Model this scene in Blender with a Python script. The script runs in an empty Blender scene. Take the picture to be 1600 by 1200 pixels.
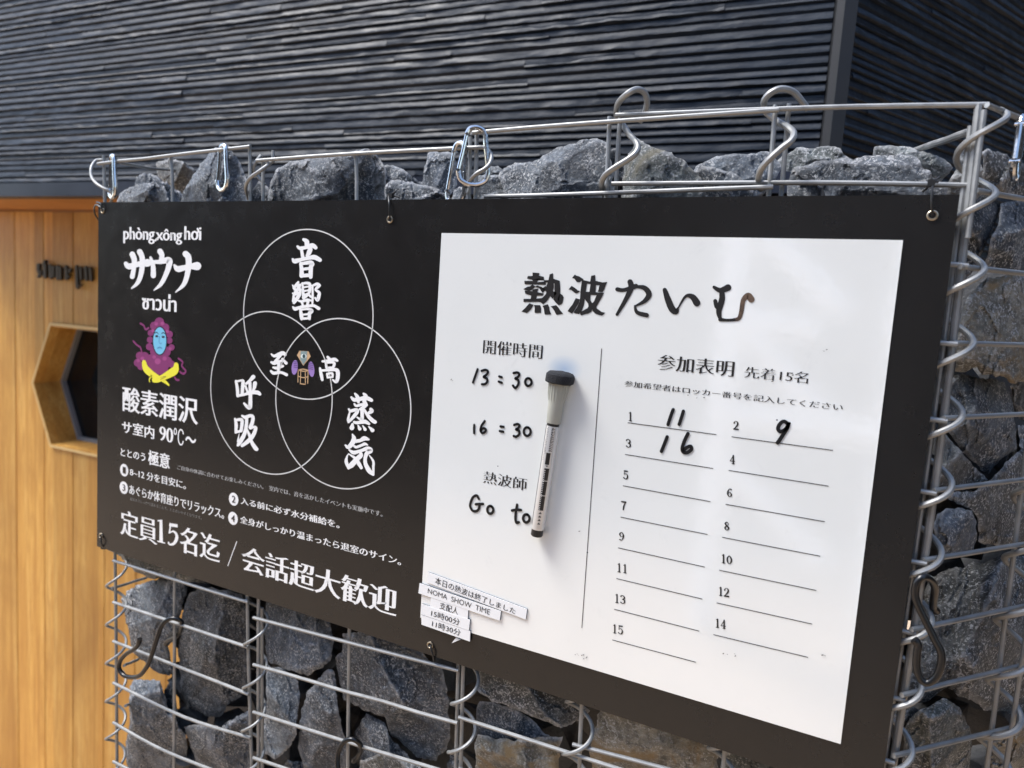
import bpy, bmesh, math, random
import numpy as np
from mathutils import Vector, Matrix, noise
from mathutils.geometry import delaunay_2d_cdt

random.seed(7)
SC = bpy.context.scene
COL = SC.collection
R = math.radians

# ------------------------------------------------------------------ camera
# world: X along the sign to the right, Y into the wall, Z up; the sign's top left corner is (0, 0, Z0)
Z0 = 1.85
CAM = Vector((0.85242203, -0.55935446, -0.09528146 + Z0))
AX = Vector((0.89322892, 0.44461635, 0.06677127))
AY = Vector((0.10687736, -0.06572483, -0.99209751))
AZ = Vector((-0.43671424, 0.89330653, -0.10622674))
FPX = 1100.0
cd = bpy.data.cameras.new('camera')
cam = bpy.data.objects.new('camera', cd)
COL.objects.link(cam)
cd.sensor_width = 9.98
cd.lens = 9.98 * FPX / 1600
cd.clip_start = 0.02
cd.clip_end = 400
cam.matrix_world = Matrix(((AX.x, -AY.x, -AZ.x, CAM.x), (AX.y, -AY.y, -AZ.y, CAM.y), (AX.z, -AY.z, -AZ.z, CAM.z), (0, 0, 0, 1)))
cd.dof.use_dof = True
cd.dof.focus_distance = 0.61
cd.dof.aperture_fstop = 1.9
SC.camera = cam

# ------------------------------------------------------------------ world and sun
SUN_EL, SUN_AZ = 56, -120      # azimuth from +Y, clockwise seen from above: high on the left, raking along the wall
w = bpy.data.worlds.new("World")
SC.world = w
w.use_nodes = True
nt = w.node_tree
sky = nt.nodes.new('ShaderNodeTexSky')
sky.sky_type = 'NISHITA'
sky.sun_disc = False
sky.sun_elevation = R(SUN_EL)
sky.sun_rotation = R(SUN_AZ)
sky.air_density = 1.0
sky.dust_density = 1.2
sky.ozone_density = 1.0
bg = nt.nodes['Background']
bg.inputs[1].default_value = 0.15
nt.links.new(sky.outputs[0], bg.inputs[0])
ld = bpy.data.lights.new('sun', 'SUN')
ld.energy = 1.8
ld.angle = R(24)
ld.color = (1.0, 0.975, 0.94)
sun = bpy.data.objects.new('sun', ld)
COL.objects.link(sun)
sdir = Vector((math.sin(R(SUN_AZ)) * math.cos(R(SUN_EL)), math.cos(R(SUN_AZ)) * math.cos(R(SUN_EL)), math.sin(R(SUN_EL))))
sun.rotation_euler = sdir.to_track_quat('Z', 'Y').to_euler()
sun.location = (0, -3, 5)
SC.view_settings.view_transform = 'Standard'
SC.view_settings.look = 'None'
SC.view_settings.exposure = 1.5
SC.view_settings.gamma = 1

# ------------------------------------------------------------------ geometry helpers
def ray(px, py):
    return AX * ((px - 800) / FPX) + AY * ((py - 600) / FPX) + AZ

def P(px, py, y=0.0):
    """photo pixel -> point on the vertical plane parallel to the sign at depth y"""
    d = ray(px, py)
    return CAM + d * ((y - CAM.y) / d.y)

def PP(px, py, o, n):
    d = ray(px, py)
    return CAM + d * (((o - CAM).dot(n)) / d.dot(n))

class MB:
    def __init__(s):
        s.v, s.f, s.m = [], [], []
    def add(s, v, f, mi=0):
        b = len(s.v)
        s.v += [Vector(p) for p in v]
        s.f += [tuple(i + b for i in q) for q in f]
        s.m += [mi] * len(f)
    def box(s, lo, hi, mi=0, M=None):
        x0, y0, z0 = lo
        x1, y1, z1 = hi
        v = [Vector(p) for p in ((x0, y0, z0), (x1, y0, z0), (x1, y1, z0), (x0, y1, z0), (x0, y0, z1), (x1, y0, z1), (x1, y1, z1), (x0, y1, z1))]
        if M: v = [M @ p for p in v]
        s.add(v, [(0, 3, 2, 1), (4, 5, 6, 7), (0, 1, 5, 4), (1, 2, 6, 5), (2, 3, 7, 6), (3, 0, 4, 7)], mi)
    def tube(s, pts, r, n=10, closed=False, mi=0, cap=True):
        pts = [Vector(p) for p in pts]
        N = len(pts)
        rs = r if isinstance(r, (list, tuple)) else [r] * N
        T = []
        for i in range(N):
            a = pts[(i - 1) % N] if (closed or i > 0) else pts[0]
            b = pts[(i + 1) % N] if (closed or i < N - 1) else pts[-1]
            t = b - a
            T.append(t.normalized() if t.length > 1e-9 else Vector((0, 0, 1)))
        u = T[0].orthogonal().normalized()
        v, f = [], []
        for i in range(N):
            u = (u - T[i] * u.dot(T[i]))
            u = u.normalized() if u.length > 1e-6 else T[i].orthogonal().normalized()
            w_ = T[i].cross(u)
            for k in range(n):
                a = 2 * math.pi * k / n
                v.append(pts[i] + (u * math.cos(a) + w_ * math.sin(a)) * rs[i])
        for i in range(N if closed else N - 1):
            j = (i + 1) % N
            for k in range(n):
                k2 = (k + 1) % n
                f.append((i * n + k, i * n + k2, j * n + k2, j * n + k))
        if cap and not closed:
            f.append(tuple(range(n))[::-1])
            f.append(tuple((N - 1) * n + k for k in range(n)))
        s.add(v, f, mi)
    def lathe(s, axis_o, axis_d, prof, n=28, mi=0):
        d = Vector(axis_d).normalized()
        u = d.orthogonal().normalized()
        w_ = d.cross(u)
        v, f = [], []
        for (t, r) in prof:
            for k in range(n):
                a = 2 * math.pi * k / n
                v.append(Vector(axis_o) + d * t + (u * math.cos(a) + w_ * math.sin(a)) * r)
        for i in range(len(prof) - 1):
            for k in range(n):
                k2 = (k + 1) % n
                f.append((i * n + k, i * n + k2, (i + 1) * n + k2, (i + 1) * n + k))
        f.append(tuple(range(n))[::-1])
        f.append(tuple((len(prof) - 1) * n + k for k in range(n)))
        s.add(v, f, mi)
    def build(s, name, mats, parent=None, smooth=True, angle=35, origin=None, recalc=True):
        me = bpy.data.meshes.new(name)
        o = bpy.data.objects.new(name, me)
        COL.objects.link(o)
        base = parent.get('_base') if parent else None
        org = Vector(origin) if origin is not None else (Vector(base) if base else (sum(s.v, Vector()) / max(1, len(s.v))))
        me.from_pydata([p - org for p in s.v], [], s.f)
        if recalc:
            bm = bmesh.new(); bm.from_mesh(me)
            bmesh.ops.recalc_face_normals(bm, faces=bm.faces)
            bm.to_mesh(me); bm.free()
        if not isinstance(mats, (list, tuple)): mats = [mats]
        for m in mats: me.materials.append(m)
        me.polygons.foreach_set('material_index', s.m)
        if smooth:
            me.polygons.foreach_set('use_smooth', [True] * len(s.f))
            me.set_sharp_from_angle(angle=R(angle))
        me.update()
        if parent:
            o.parent = parent
            o.location = org - Vector(base)
        else:
            o.location = org
        o['_base'] = tuple(org)
        return o

BASES = {}
def empty(name, loc):
    o = bpy.data.objects.new(name, None)
    COL.objects.link(o)
    o.location = loc
    o['_base'] = tuple(loc)
    o.empty_display_size = 0.02
    return o

def tag(o, label, cat=None, group=None, kind=None):
    if label: o['label'] = label
    if cat: o['category'] = cat
    if group: o['group'] = group
    if kind: o['kind'] = kind
    return o

def smoothpts(pts, sub=6, closed=False):
    pts = [Vector(p) for p in pts]
    N = len(pts)
    out = []
    for i in range(N if closed else N - 1):
        if closed:
            p0, p1, p2, p3 = pts[i - 1], pts[i], pts[(i + 1) % N], pts[(i + 2) % N]
        else:
            p0, p1, p2, p3 = pts[max(0, i - 1)], pts[i], pts[i + 1], pts[min(N - 1, i + 2)]
        for k in range(sub):
            t = k / sub
            out.append(0.5 * ((2 * p1) + (p2 - p0) * t + (2 * p0 - 5 * p1 + 4 * p2 - p3) * t * t + (3 * p1 - p0 - 3 * p2 + p3) * t ** 3))
    if not closed: out.append(pts[-1])
    return out

# ------------------------------------------------------------------ materials
class NM:
    def __init__(s, name):
        s.m = bpy.data.materials.new(name)
        s.m.use_nodes = True
        s.t = s.m.node_tree
        s.b = s.t.nodes['Principled BSDF']
    def n(s, typ, **kw):
        nd = s.t.nodes.new(typ)
        for k, v in kw.items():
            if k.startswith('i_'):
                key = k[2:].replace('_', ' ')
                nd.inputs[key].default_value = v
            else: setattr(nd, k, v)
        return nd
    def l(s, a, b): s.t.links.new(a, b)
    def set(s, **kw):
        for k, v in kw.items(): s.b.inputs[k.replace('_', ' ')].default_value = v
        return s
    def coords(s, scale=(1, 1, 1), rnd=True, loc=(0, 0, 0)):
        tc = s.n('ShaderNodeTexCoord')
        mp = s.n('ShaderNodeMapping')
        mp.inputs['Scale'].default_value = scale
        mp.inputs['Location'].default_value = loc
        if rnd:
            oi = s.n('ShaderNodeObjectInfo')
            ml = s.n('ShaderNodeVectorMath', operation='SCALE')
            cb = s.n('ShaderNodeCombineXYZ')
            for k in range(3): s.l(oi.outputs['Random'], cb.inputs[k])
            s.l(cb.outputs[0], ml.inputs[0]); ml.inputs['Scale'].default_value = 37.0
            ad = s.n('ShaderNodeVectorMath', operation='ADD')
            s.l(tc.outputs['Object'], ad.inputs[0]); s.l(ml.outputs[0], ad.inputs[1])
            s.l(ad.outputs[0], mp.inputs[0])
        else:
            s.l(tc.outputs['Object'], mp.inputs[0])
        return mp.outputs[0]
    def noise(s, vec, scale, detail=6, rough=0.6, dist=0.0):
        nd = s.n('ShaderNodeTexNoise')
        nd.inputs['Scale'].default_value = scale
        nd.inputs['Detail'].default_value = detail
        nd.inputs['Roughness'].default_value = rough
        nd.inputs['Distortion'].default_value = dist
        s.l(vec, nd.inputs['Vector'])
        return nd.outputs['Fac']
    def ramp(s, fac, stops):
        r = s.n('ShaderNodeValToRGB')
        el = r.color_ramp.elements
        while len(el) < len(stops): el.new(0.5)
        for e, (p, c) in zip(el, stops):
            e.position = p
            e.color = (*c, 1) if len(c) == 3 else c
        s.l(fac, r.inputs[0])
        return r.outputs[0]
    def mix(s, fac, a, b, typ='MIX'):
        m = s.n('ShaderNodeMix', data_type='RGBA', blend_type=typ)
        for sock, x in ((m.inputs[0], fac), (m.inputs[6], a), (m.inputs[7], b)):
            if isinstance(x, (int, float)): sock.default_value = x
            elif isinstance(x, tuple): sock.default_value = (*x, 1)
            else: s.l(x, sock)
        return m.outputs[2]
    def bump(s, h, strength, dist, normal=None):
        b = s.n('ShaderNodeBump')
        b.inputs['Strength'].default_value = strength
        b.inputs['Distance'].default_value = dist
        s.l(h, b.inputs['Height'])
        if normal: s.l(normal, b.inputs['Normal'])
        s.l(b.outputs[0], s.b.inputs['Normal'])
        return b.outputs[0]
    def col(s, c): s.l(c, s.b.inputs['Base Color']); return s

def plain(name, c, rough=0.5, metal=0.0, **kw):
    k = NM(name).set(Base_Color=(*c, 1), Roughness=rough, Metallic=metal)
    for a, v in kw.items(): k.b.inputs[a.replace('_', ' ')].default_value = v
    return k.m

def bw(c): return (c, c, c)

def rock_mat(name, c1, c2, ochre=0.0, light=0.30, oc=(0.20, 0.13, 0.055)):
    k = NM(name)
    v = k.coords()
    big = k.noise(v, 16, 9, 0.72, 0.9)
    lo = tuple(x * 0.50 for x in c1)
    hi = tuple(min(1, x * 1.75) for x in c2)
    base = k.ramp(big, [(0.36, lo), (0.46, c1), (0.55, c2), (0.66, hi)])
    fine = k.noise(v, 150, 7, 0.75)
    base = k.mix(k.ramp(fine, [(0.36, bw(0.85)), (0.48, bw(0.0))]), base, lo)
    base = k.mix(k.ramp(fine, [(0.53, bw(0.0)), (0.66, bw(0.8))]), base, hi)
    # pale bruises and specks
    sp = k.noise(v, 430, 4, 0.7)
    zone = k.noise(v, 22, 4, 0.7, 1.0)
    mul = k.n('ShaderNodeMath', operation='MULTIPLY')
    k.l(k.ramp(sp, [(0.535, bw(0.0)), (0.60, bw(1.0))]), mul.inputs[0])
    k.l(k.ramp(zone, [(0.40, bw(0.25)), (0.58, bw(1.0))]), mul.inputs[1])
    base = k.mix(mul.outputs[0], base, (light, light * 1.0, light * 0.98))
    # thin pale cracks / calcite veins
    vz = k.n('ShaderNodeTexVoronoi', feature='DISTANCE_TO_EDGE')
    vz.inputs['Scale'].default_value = 21
    wv = k.n('ShaderNodeVectorMath', operation='ADD')
    nz = k.n('ShaderNodeTexNoise'); nz.inputs['Scale'].default_value = 30; nz.inputs['Detail'].default_value = 6
    k.l(v, nz.inputs['Vector'])
    sc = k.n('ShaderNodeVectorMath', operation='SCALE'); sc.inputs['Scale'].default_value = 0.07
    k.l(nz.outputs['Color'], sc.inputs[0]); k.l(v, wv.inputs[0]); k.l(sc.outputs[0], wv.inputs[1])
    k.l(wv.outputs[0], vz.inputs['Vector'])
    m2 = k.n('ShaderNodeMath', operation='MULTIPLY')
    k.l(k.ramp(vz.outputs['Distance'], [(0.0, bw(0.7)), (0.018, bw(0.0))]), m2.inputs[0])
    k.l(k.ramp(zone, [(0.47, bw(0.0)), (0.56, bw(1.0))]), m2.inputs[1])
    base = k.mix(m2.outputs[0], base, (light * 1.15,) * 3)
    ge = k.n('ShaderNodeNewGeometry')
    pn = k.ramp(ge.outputs['Pointiness'], [(0.515, bw(0.0)), (0.60, bw(0.75))])
    base = k.mix(pn, base, (light, light, light))
    if ochre > 0:
        oz = k.noise(v, 14, 6, 0.65, 1.5)
        o2 = k.ramp(oz, [(0.62 - ochre * 0.3, bw(0.0)), (0.72 - ochre * 0.3, bw(0.85))])
        base = k.mix(o2, base, oc)
    k.col(base)
    r = k.ramp(fine, [(0.3, bw(0.5)), (0.7, bw(0.8))])
    k.l(r, k.b.inputs['Roughness'])
    n1 = k.bump(k.noise(v, 42, 9, 0.72, 0.4), 0.9, 0.0055)
    k.bump(k.noise(v, 240, 6, 0.75), 0.8, 0.0015, n1)
    return k.m

ROCK = {
    'g': rock_mat('rock_grey', (0.050, 0.059, 0.071), (0.091, 0.106, 0.122), light=0.46),
    'd': rock_mat('rock_dark', (0.024, 0.031, 0.038), (0.054, 0.063, 0.076), light=0.38),
    'b': rock_mat('rock_bluish', (0.048, 0.060, 0.074), (0.091, 0.109, 0.133), light=0.48),
    'n': rock_mat('rock_brownish', (0.058, 0.060, 0.059), (0.101, 0.105, 0.103), ochre=0.10, oc=(0.094, 0.076, 0.045), light=0.55),
    'o': rock_mat('rock_ochre', (0.124, 0.120, 0.102), (0.221, 0.207, 0.168), ochre=0.40, light=0.48, oc=(0.239, 0.168, 0.080)),
    'v': rock_mat('rock_greenish', (0.061, 0.071, 0.069), (0.105, 0.117, 0.114), ochre=0.10, oc=(0.111, 0.098, 0.063), light=0.46),
    'l': rock_mat('rock_light', (0.077, 0.090, 0.103), (0.124, 0.142, 0.161), light=0.46),
}

def metal_mat(name, c, r0, r1, metal=0.9, sc=60):
    k = NM(name).set(Metallic=metal)
    v = k.coords()
    n = k.noise(v, sc, 5, 0.65)
    k.col(k.ramp(n, [(0.3, tuple(x * 0.72 for x in c)), (0.7, c)]))
    k.l(k.ramp(n, [(0.3, bw(r0)), (0.7, bw(r1))]), k.b.inputs['Roughness'])
    k.bump(k.noise(v, 500, 3, 0.6), 0.15, 0.0006)
    return k.m
M_GALV = metal_mat('galvanised_wire', (0.34, 0.345, 0.34), 0.42, 0.64, 0.65)
M_STEEL = metal_mat('polished_steel', (0.66, 0.66, 0.66), 0.12, 0.24, 1.0)
M_HOOK = plain('black_coated_steel', (0.006, 0.006, 0.0065), 0.3)
M_TIE = plain('black_nylon', (0.012, 0.012, 0.012), 0.42)
M_GROM = plain('grommet_metal', (0.42, 0.36, 0.27), 0.35, 0.9)

# board paint
k = NM('black_board_film').set(Roughness=0.22)
v = k.coords(rnd=False)
sm = k.noise(v, 14, 6, 0.7)
k.col(k.ramp(sm, [(0.3, (0.0088, 0.0082, 0.0078)), (0.7, (0.0118, 0.0108, 0.0101))]))
k.l(k.ramp(k.noise(v, 30, 5, 0.7), [(0.3, bw(0.20)), (0.7, bw(0.30))]), k.b.inputs['Roughness'])
k.bump(k.noise(v, 900, 2), 0.05, 0.0002)
M_BLACK = k.m

def whiteboard_mat():
    k = NM('whiteboard_film').set(Roughness=0.06)
    v = k.coords(rnd=False)
    c = k.ramp(k.noise(v, 7, 5, 0.65), [(0.3, (0.785, 0.805, 0.78)), (0.7, (0.82, 0.838, 0.812))])
    k.set(Specular_IOR_Level=0.95, IOR=1.95, Roughness=0.075)
    # old wiped ink: faint grey clouds and tiny specks
    cl = k.noise(v, 30, 7, 0.75, 0.8)
    c = k.mix(k.ramp(cl, [(0.60, bw(0.0)), (0.78, bw(0.22))]), c, (0.52, 0.53, 0.53))
    vo = k.n('ShaderNodeTexVoronoi'); vo.inputs['Scale'].default_value = 62
    k.l(v, vo.inputs['Vector'])
    wn = k.n('ShaderNodeTexWhiteNoise'); k.l(vo.outputs['Position'], wn.inputs['Vector'])
    lt = k.n('ShaderNodeMath', operation='LESS_THAN'); lt.inputs[1].default_value = 0.045
    k.l(vo.outputs['Distance'], lt.inputs[0])
    gt = k.n('ShaderNodeMath', operation='GREATER_THAN'); gt.inputs[1].default_value = 0.90
    k.l(wn.outputs['Value'], gt.inputs[0])
    an = k.n('ShaderNodeMath', operation='MULTIPLY'); k.l(lt.outputs[0], an.inputs[0]); k.l(gt.outputs[0], an.inputs[1])
    c = k.mix(an.outputs[0], c, (0.16, 0.16, 0.16))
    # blue ink rubbed into the film above the eraser
    p = P(882, 576, 0)
    mp = k.n('ShaderNodeMapping')
    tc = k.n('ShaderNodeTexCoord')
    vs = k.n('ShaderNodeVectorMath', operation='SUBTRACT'); vs.inputs[1].default_value = (p.x, 0, p.z - Z0)
    k.l(tc.outputs['Object'], vs.inputs[0])
    ml = k.n('ShaderNodeVectorMath', operation='MULTIPLY'); ml.inputs[1].default_value = (1 / 0.017, 0, 1 / 0.012)
    k.l(vs.outputs[0], ml.inputs[0])
    ln = k.n('ShaderNodeVectorMath', operation='LENGTH'); k.l(ml.outputs[0], ln.inputs[0])
    c = k.mix(k.ramp(ln.outputs['Value'], [(0.0, bw(0.5)), (0.5, bw(0.26)), (1.0, bw(0.0))]), c, (0.20, 0.38, 0.66))
    k.col(c)
    k.bump(k.noise(v, 150, 3, 0.5), 0.10, 0.0006)
    return k.m
M_WHITE = whiteboard_mat()
M_INKW = plain('white_print', (0.80, 0.80, 0.79), 0.4)
M_INKW2 = plain('grey_print', (0.50, 0.50, 0.49), 0.4)
M_INKB = plain('black_print', (0.014, 0.013, 0.013), 0.4)
M_PEN = plain('marker_ink', (0.008, 0.008, 0.009), 0.3)
k = NM('worn_black_print').set(Roughness=0.4)
v = k.coords(rnd=False)
k.col(k.ramp(k.noise(v, 60, 6, 0.7), [(0.40, (0.03, 0.02, 0.016)), (0.56, (0.12, 0.08, 0.055))]))
M_WORN = k.m

# siding
k = NM('black_slate_siding').set(Roughness=0.42)
v = k.coords((1, 1, 1), rnd=False)
v2 = k.coords((0.35, 1, 1), rnd=False)
k.col(k.ramp(k.noise(v, 6, 6, 0.7), [(0.3, (0.0048, 0.0088, 0.0150)), (0.7, (0.0105, 0.0182, 0.0305))]))
k.l(k.ramp(k.noise(v2, 40, 5, 0.7), [(0.3, bw(0.40)), (0.7, bw(0.60))]), k.b.inputs['Roughness'])
k.set(Specular_IOR_Level=0.30)
n1 = k.bump(k.noise(v2, 60, 6, 0.65), 0.5, 0.0035)
k.bump(k.noise(v, 420, 4, 0.6), 0.3, 0.001, n1)
M_SIDE = k.m
M_TRIM = metal_mat('dark_metal_trim', (0.007, 0.008, 0.010), 0.5, 0.65, 0.0, 20)
M_FLASH = metal_mat('navy_flashing', (0.022, 0.028, 0.045), 0.3, 0.42, 0.2, 10)

def wood_mat(name, cs, boards=True, dark=1.0):
    k = NM(name).set(Roughness=0.5)
    tc = k.n('ShaderNodeTexCoord')
    ge = k.n('ShaderNodeNewGeometry')
    cb = k.n('ShaderNodeCombineXYZ')
    for q in range(3): k.l(ge.outputs['Random Per Island'], cb.inputs[q])
    sc = k.n('ShaderNodeVectorMath', operation='SCALE'); sc.inputs['Scale'].default_value = 23
    k.l(cb.outputs[0], sc.inputs[0])
    ad = k.n('ShaderNodeVectorMath', operation='ADD')
    k.l(tc.outputs['Object'], ad.inputs[0]); k.l(sc.outputs[0], ad.inputs[1])
    mp = k.n('ShaderNodeMapping'); mp.inputs['Scale'].default_value = (1, 1, 0.035)
    k.l(ad.outputs[0], mp.inputs[0])
    g1 = k.noise(mp.outputs[0], 26, 6, 0.62, 1.2)
    g2 = k.noise(mp.outputs[0], 260, 5, 0.7, 0.5)
    c = k.ramp(g1, [(0.28, cs[0]), (0.5, cs[1]), (0.72, cs[2])])
    c = k.mix(k.ramp(g2, [(0.42, bw(0.0)), (0.62, bw(0.8))]), c, cs[0])
    kn = k.n('ShaderNodeTexVoronoi'); kn.inputs['Scale'].default_value = 3.2
    mk = k.n('ShaderNodeMapping'); mk.inputs['Scale'].default_value = (1.6, 1, 0.55)
    k.l(ad.outputs[0], mk.inputs[0]); k.l(mk.outputs[0], kn.inputs['Vector'])
    c = k.mix(k.ramp(kn.outputs['Distance'], [(0.03, bw(0.85)), (0.075, bw(0.0))]), c, tuple(x * 0.4 for x in cs[0]))
    # broad weathering clouds
    wz = k.noise(ad.outputs[0], 2.4, 4, 0.6, 0.5)
    c = k.mix(k.ramp(wz, [(0.48, bw(0.0)), (0.75, bw(0.6))]), c, tuple(x * 0.75 for x in cs[0]))
    hs = k.n('ShaderNodeHueSaturation')
    mr = k.n('ShaderNodeMapRange'); mr.inputs['To Min'].default_value = 0.76; mr.inputs['To Max'].default_value = 1.12
    k.l(ge.outputs['Random Per Island'], mr.inputs[0]); k.l(mr.outputs[0], hs.inputs['Value']); k.l(c, hs.inputs['Color'])
    k.col(hs.outputs[0])
    k.bump(g2, 0.25, 0.001)
    return k.m
M_WOOD = wood_mat('oiled_cedar', [(0.43, 0.192, 0.034), (0.64, 0.352, 0.078), (0.75, 0.475, 0.145)])
M_WOOD2 = wood_mat('orange_stained_wood', [(0.40, 0.155, 0.03), (0.48, 0.20, 0.045), (0.52, 0.23, 0.055)])
M_LETTER = plain('patinated_metal', (0.045, 0.036, 0.024), 0.5, 0.3)
M_DARK = plain('dark_room', (0.01, 0.01, 0.011), 0.6)
M_GLASS = plain('dark_glass', (0.006, 0.007, 0.008), 0.05, Specular_IOR_Level=0.22)
M_GREYFR = plain('grey_window_bead', (0.20, 0.21, 0.22), 0.45)

# ------------------------------------------------------------------ ground
g = MB()
g.add([(-150, -150, 0), (150, -150, 0), (150, 150, 0), (-150, 150, 0)], [(0, 1, 2, 3)])
k = NM('gravel_ground').set(Roughness=0.9)
v = k.coords(rnd=False)
c = k.ramp(k.noise(v, 5, 8, 0.7), [(0.3, (0.38, 0.265, 0.165)), (0.7, (0.54, 0.39, 0.255))])
k.col(c)
k.bump(k.noise(v, 60, 6, 0.7), 0.6, 0.01)
tag(g.build('ground', k.m, smooth=False, origin=(0, 0, 0)), None, kind='structure')

# ------------------------------------------------------------------ building with slate siding
ANG = R(2.3)                    # the wall turns a little towards the camera at its left end
WU = Vector((math.cos(ANG), math.sin(ANG), 0))
WN = Vector((math.sin(ANG), -math.cos(ANG), 0))     # outward normal
WO = Vector((0, 0.55, Z0)) + Vector((0, 0, 0))

def wallpt(px, py, back=0.0):
    return PP(px, py, WO - WN * back, WN)

def siding(name, O, U, N, L, z0, z1, seed, parent):
    """stacked slate-look courses, every one a strip with ragged lips and steps"""
    rnd = random.Random(seed)
    mb = MB()
    z = z0
    while z < z1:
        h = rnd.uniform(0.0105, 0.017)
        x = -rnd.uniform(0, 0.3)
        cols = []
        while x < L:
            ln = rnd.choice((rnd.uniform(0.12, 0.5), rnd.uniform(0.5, 1.5)))
            x1 = min(x + ln, L)
            kind = rnd.random()
            d1 = rnd.uniform(0.0024, 0.0048); d2 = rnd.uniform(0.0012, 0.0025)
            sp = rnd.uniform(0.38, 0.62)
            rag = rnd.choice((0.0008, 0.0016, 0.0028, 0.0042))
            n = max(2, int((x1 - x) / 0.009))
            ph = rnd.uniform(0, 100)
            for i in range(n + 1):
                xx = max(0, x + (x1 - x) * i / n)
                a = noise.noise((xx * 22, ph, z * 3)) + 0.5 * noise.noise((xx * 70, ph, 3))
                b = noise.noise((xx * 15, ph + 9, 1)) + 0.6 * noise.noise((xx * 55, ph, 8))
                lip = 0.16 * h + rag * 0.5 * b
                D = d1 + rag * 0.5 * a
                c = noise.noise((xx * 9, ph + 31, 2)) + 0.8 * noise.noise((xx * 34, ph + 3, 5))
                if kind < 0.6:
                    m = h * (0.30 + 0.22 * sp) + min(h * .2, max(-h * .2, rag * 1.3 * c))
                    prof = [(0.0, -0.0012), (lip, D - 0.0012), (lip + 0.07 * h, D), (m, D * 0.93), (m + 0.10 * h, D * 0.80), (0.92 * h, D * 0.26), (0.985 * h, D * 0.14), (h, -0.0012)]
                elif kind < 0.85:
                    m = sp * h + max(-h * .14, min(h * .14, rag * 1.1 * c))
                    prof = [(0.0, -0.0012), (lip, D - 0.0006), (lip + 0.07 * h, D), (m - 0.0012, D * 0.72), (m, D * 0.40), (m + 0.16 * h, D * 0.42), (0.95 * h, D * 0.16), (h, -0.0012)]
                else:
                    D2 = D * 0.62
                    m = h * 0.55 + rag * c * 0.6
                    prof = [(0.0, -0.0012), (lip + 0.1 * h, D2 - 0.001), (lip + 0.18 * h, D2), (m, D2 * 0.9), (m + 0.14 * h, D2 * 0.66), (0.90 * h, D2 * 0.3), (0.985 * h, D2 * 0.2), (h, -0.0012)]
                cols.append((xx, prof))
            x = x1
        v, f = [], []
        for (xx, pr) in cols:
            for (dz, dd) in pr:
                v.append(O + U * xx + N * dd + Vector((0, 0, z + dz)))
        for i in range(len(cols) - 1):
            for j in range(7):
                f.append((i * 8 + j, (i + 1) * 8 + j, (i + 1) * 8 + j + 1, i * 8 + j + 1))
        mb.add(v, f)
        z += h
    return mb.build(name, M_SIDE, parent, smooth=True, angle=28, recalc=False)

corner = wallpt(1296, 120); corner.z = 0
ftop = wallpt(75, 287).z        # top of the metal flashing under the siding
fbot = wallpt(75, 308).z
LEFT = 2.5
O1 = corner - WU * LEFT
house = empty('building', (corner.x, corner.y, 0))
tag(house, 'building clad in black stacked slate siding behind the stone filled cages', 'building')
siding('front_siding', O1, WU, WN, LEFT - 0.004, ftop + 0.002, Z0 + 1.05, 3, house)
A2 = R(60)
U2 = Vector((math.cos(A2), math.sin(A2), 0)); N2 = Vector((math.sin(A2), -math.cos(A2), 0))
c2 = wallpt(1318, 120); c2.z = 0
siding('side_siding', c2 + U2 * 0.006, U2, N2, 2.2, Z0 - 0.35, Z0 + 1.1, 11, house)
# corner trim: a folded strip with a narrow left flange and a wider right one
t = MB()
tw = (c2 - corner).length
e1, e2 = 0.014, 0.013
zb, zt = Z0 - 0.35, Z0 + 1.1
def strip(mb, prof, z0, z1):
    v = [Vector((p.x, p.y, z0)) for p in prof] + [Vector((p.x, p.y, z1)) for p in prof]
    n = len(prof)
    f = [(i, (i + 1) % n, n + (i + 1) % n, n + i) for i in range(n)] + [tuple(range(n))[::-1], tuple(range(n, 2 * n))]
    mb.add(v, f)
mid = corner + WU * tw * 0.50
strip(t, [corner + WN * 0.001 - WU * 0.003, corner + WN * 0.010, mid + WN * 0.013 + WU * 0.001, c2 + N2 * 0.010 + WN * 0.004, c2 + N2 * 0.001 + U2 * 0.004, mid - WN * 0.03], zb, zt)
t.build('corner_trim', M_TRIM, house, smooth=False)
# wall core behind the siding, flashing, soffit over the recessed entrance
ci = corner + WU * 0.004
core = MB()
xs_left = O1
back = 1.6
cut = wallpt(330, 330); cut.z = 0     # the entrance recess lies left of this
strip(core, [O1 - WN * 0.006, ci - WN * 0.006, ci - WN * back, O1 - WN * back], fbot + 0.03, Z0 + 1.1)
strip(core, [cut - WN * 0.006, ci - WN * 0.006, ci - WN * back, cut - WN * back], 0, fbot + 0.029)
strip(core, [c2 - N2 * 0.004, c2 + U2 * 2.2 - N2 * 0.004, c2 + U2 * 2.2 - N2 * 0.5 + Vector((0, .3, 0)), c2 - N2 * 0.5 + Vector((0, .3, 0))], Z0 - 0.5, Z0 + 1.09)
core.build('wall_core', M_TRIM, house, smooth=False)
fl = MB()
strip(fl, [O1 + WN * 0.014, ci + WN * 0.014, ci - WN * 0.03, O1 - WN * 0.03], fbot, ftop)
fl.build('flashing', M_FLASH, house, smooth=False)
sf = MB()
strip(sf, [O1 - WN * 0.031, cut - WN * 0.031, cut - WN * 0.36, O1 - WN * 0.36], fbot + 0.003, fbot + 0.028)
sf.build('soffit', M_WOOD2, house, smooth=False)

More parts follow.
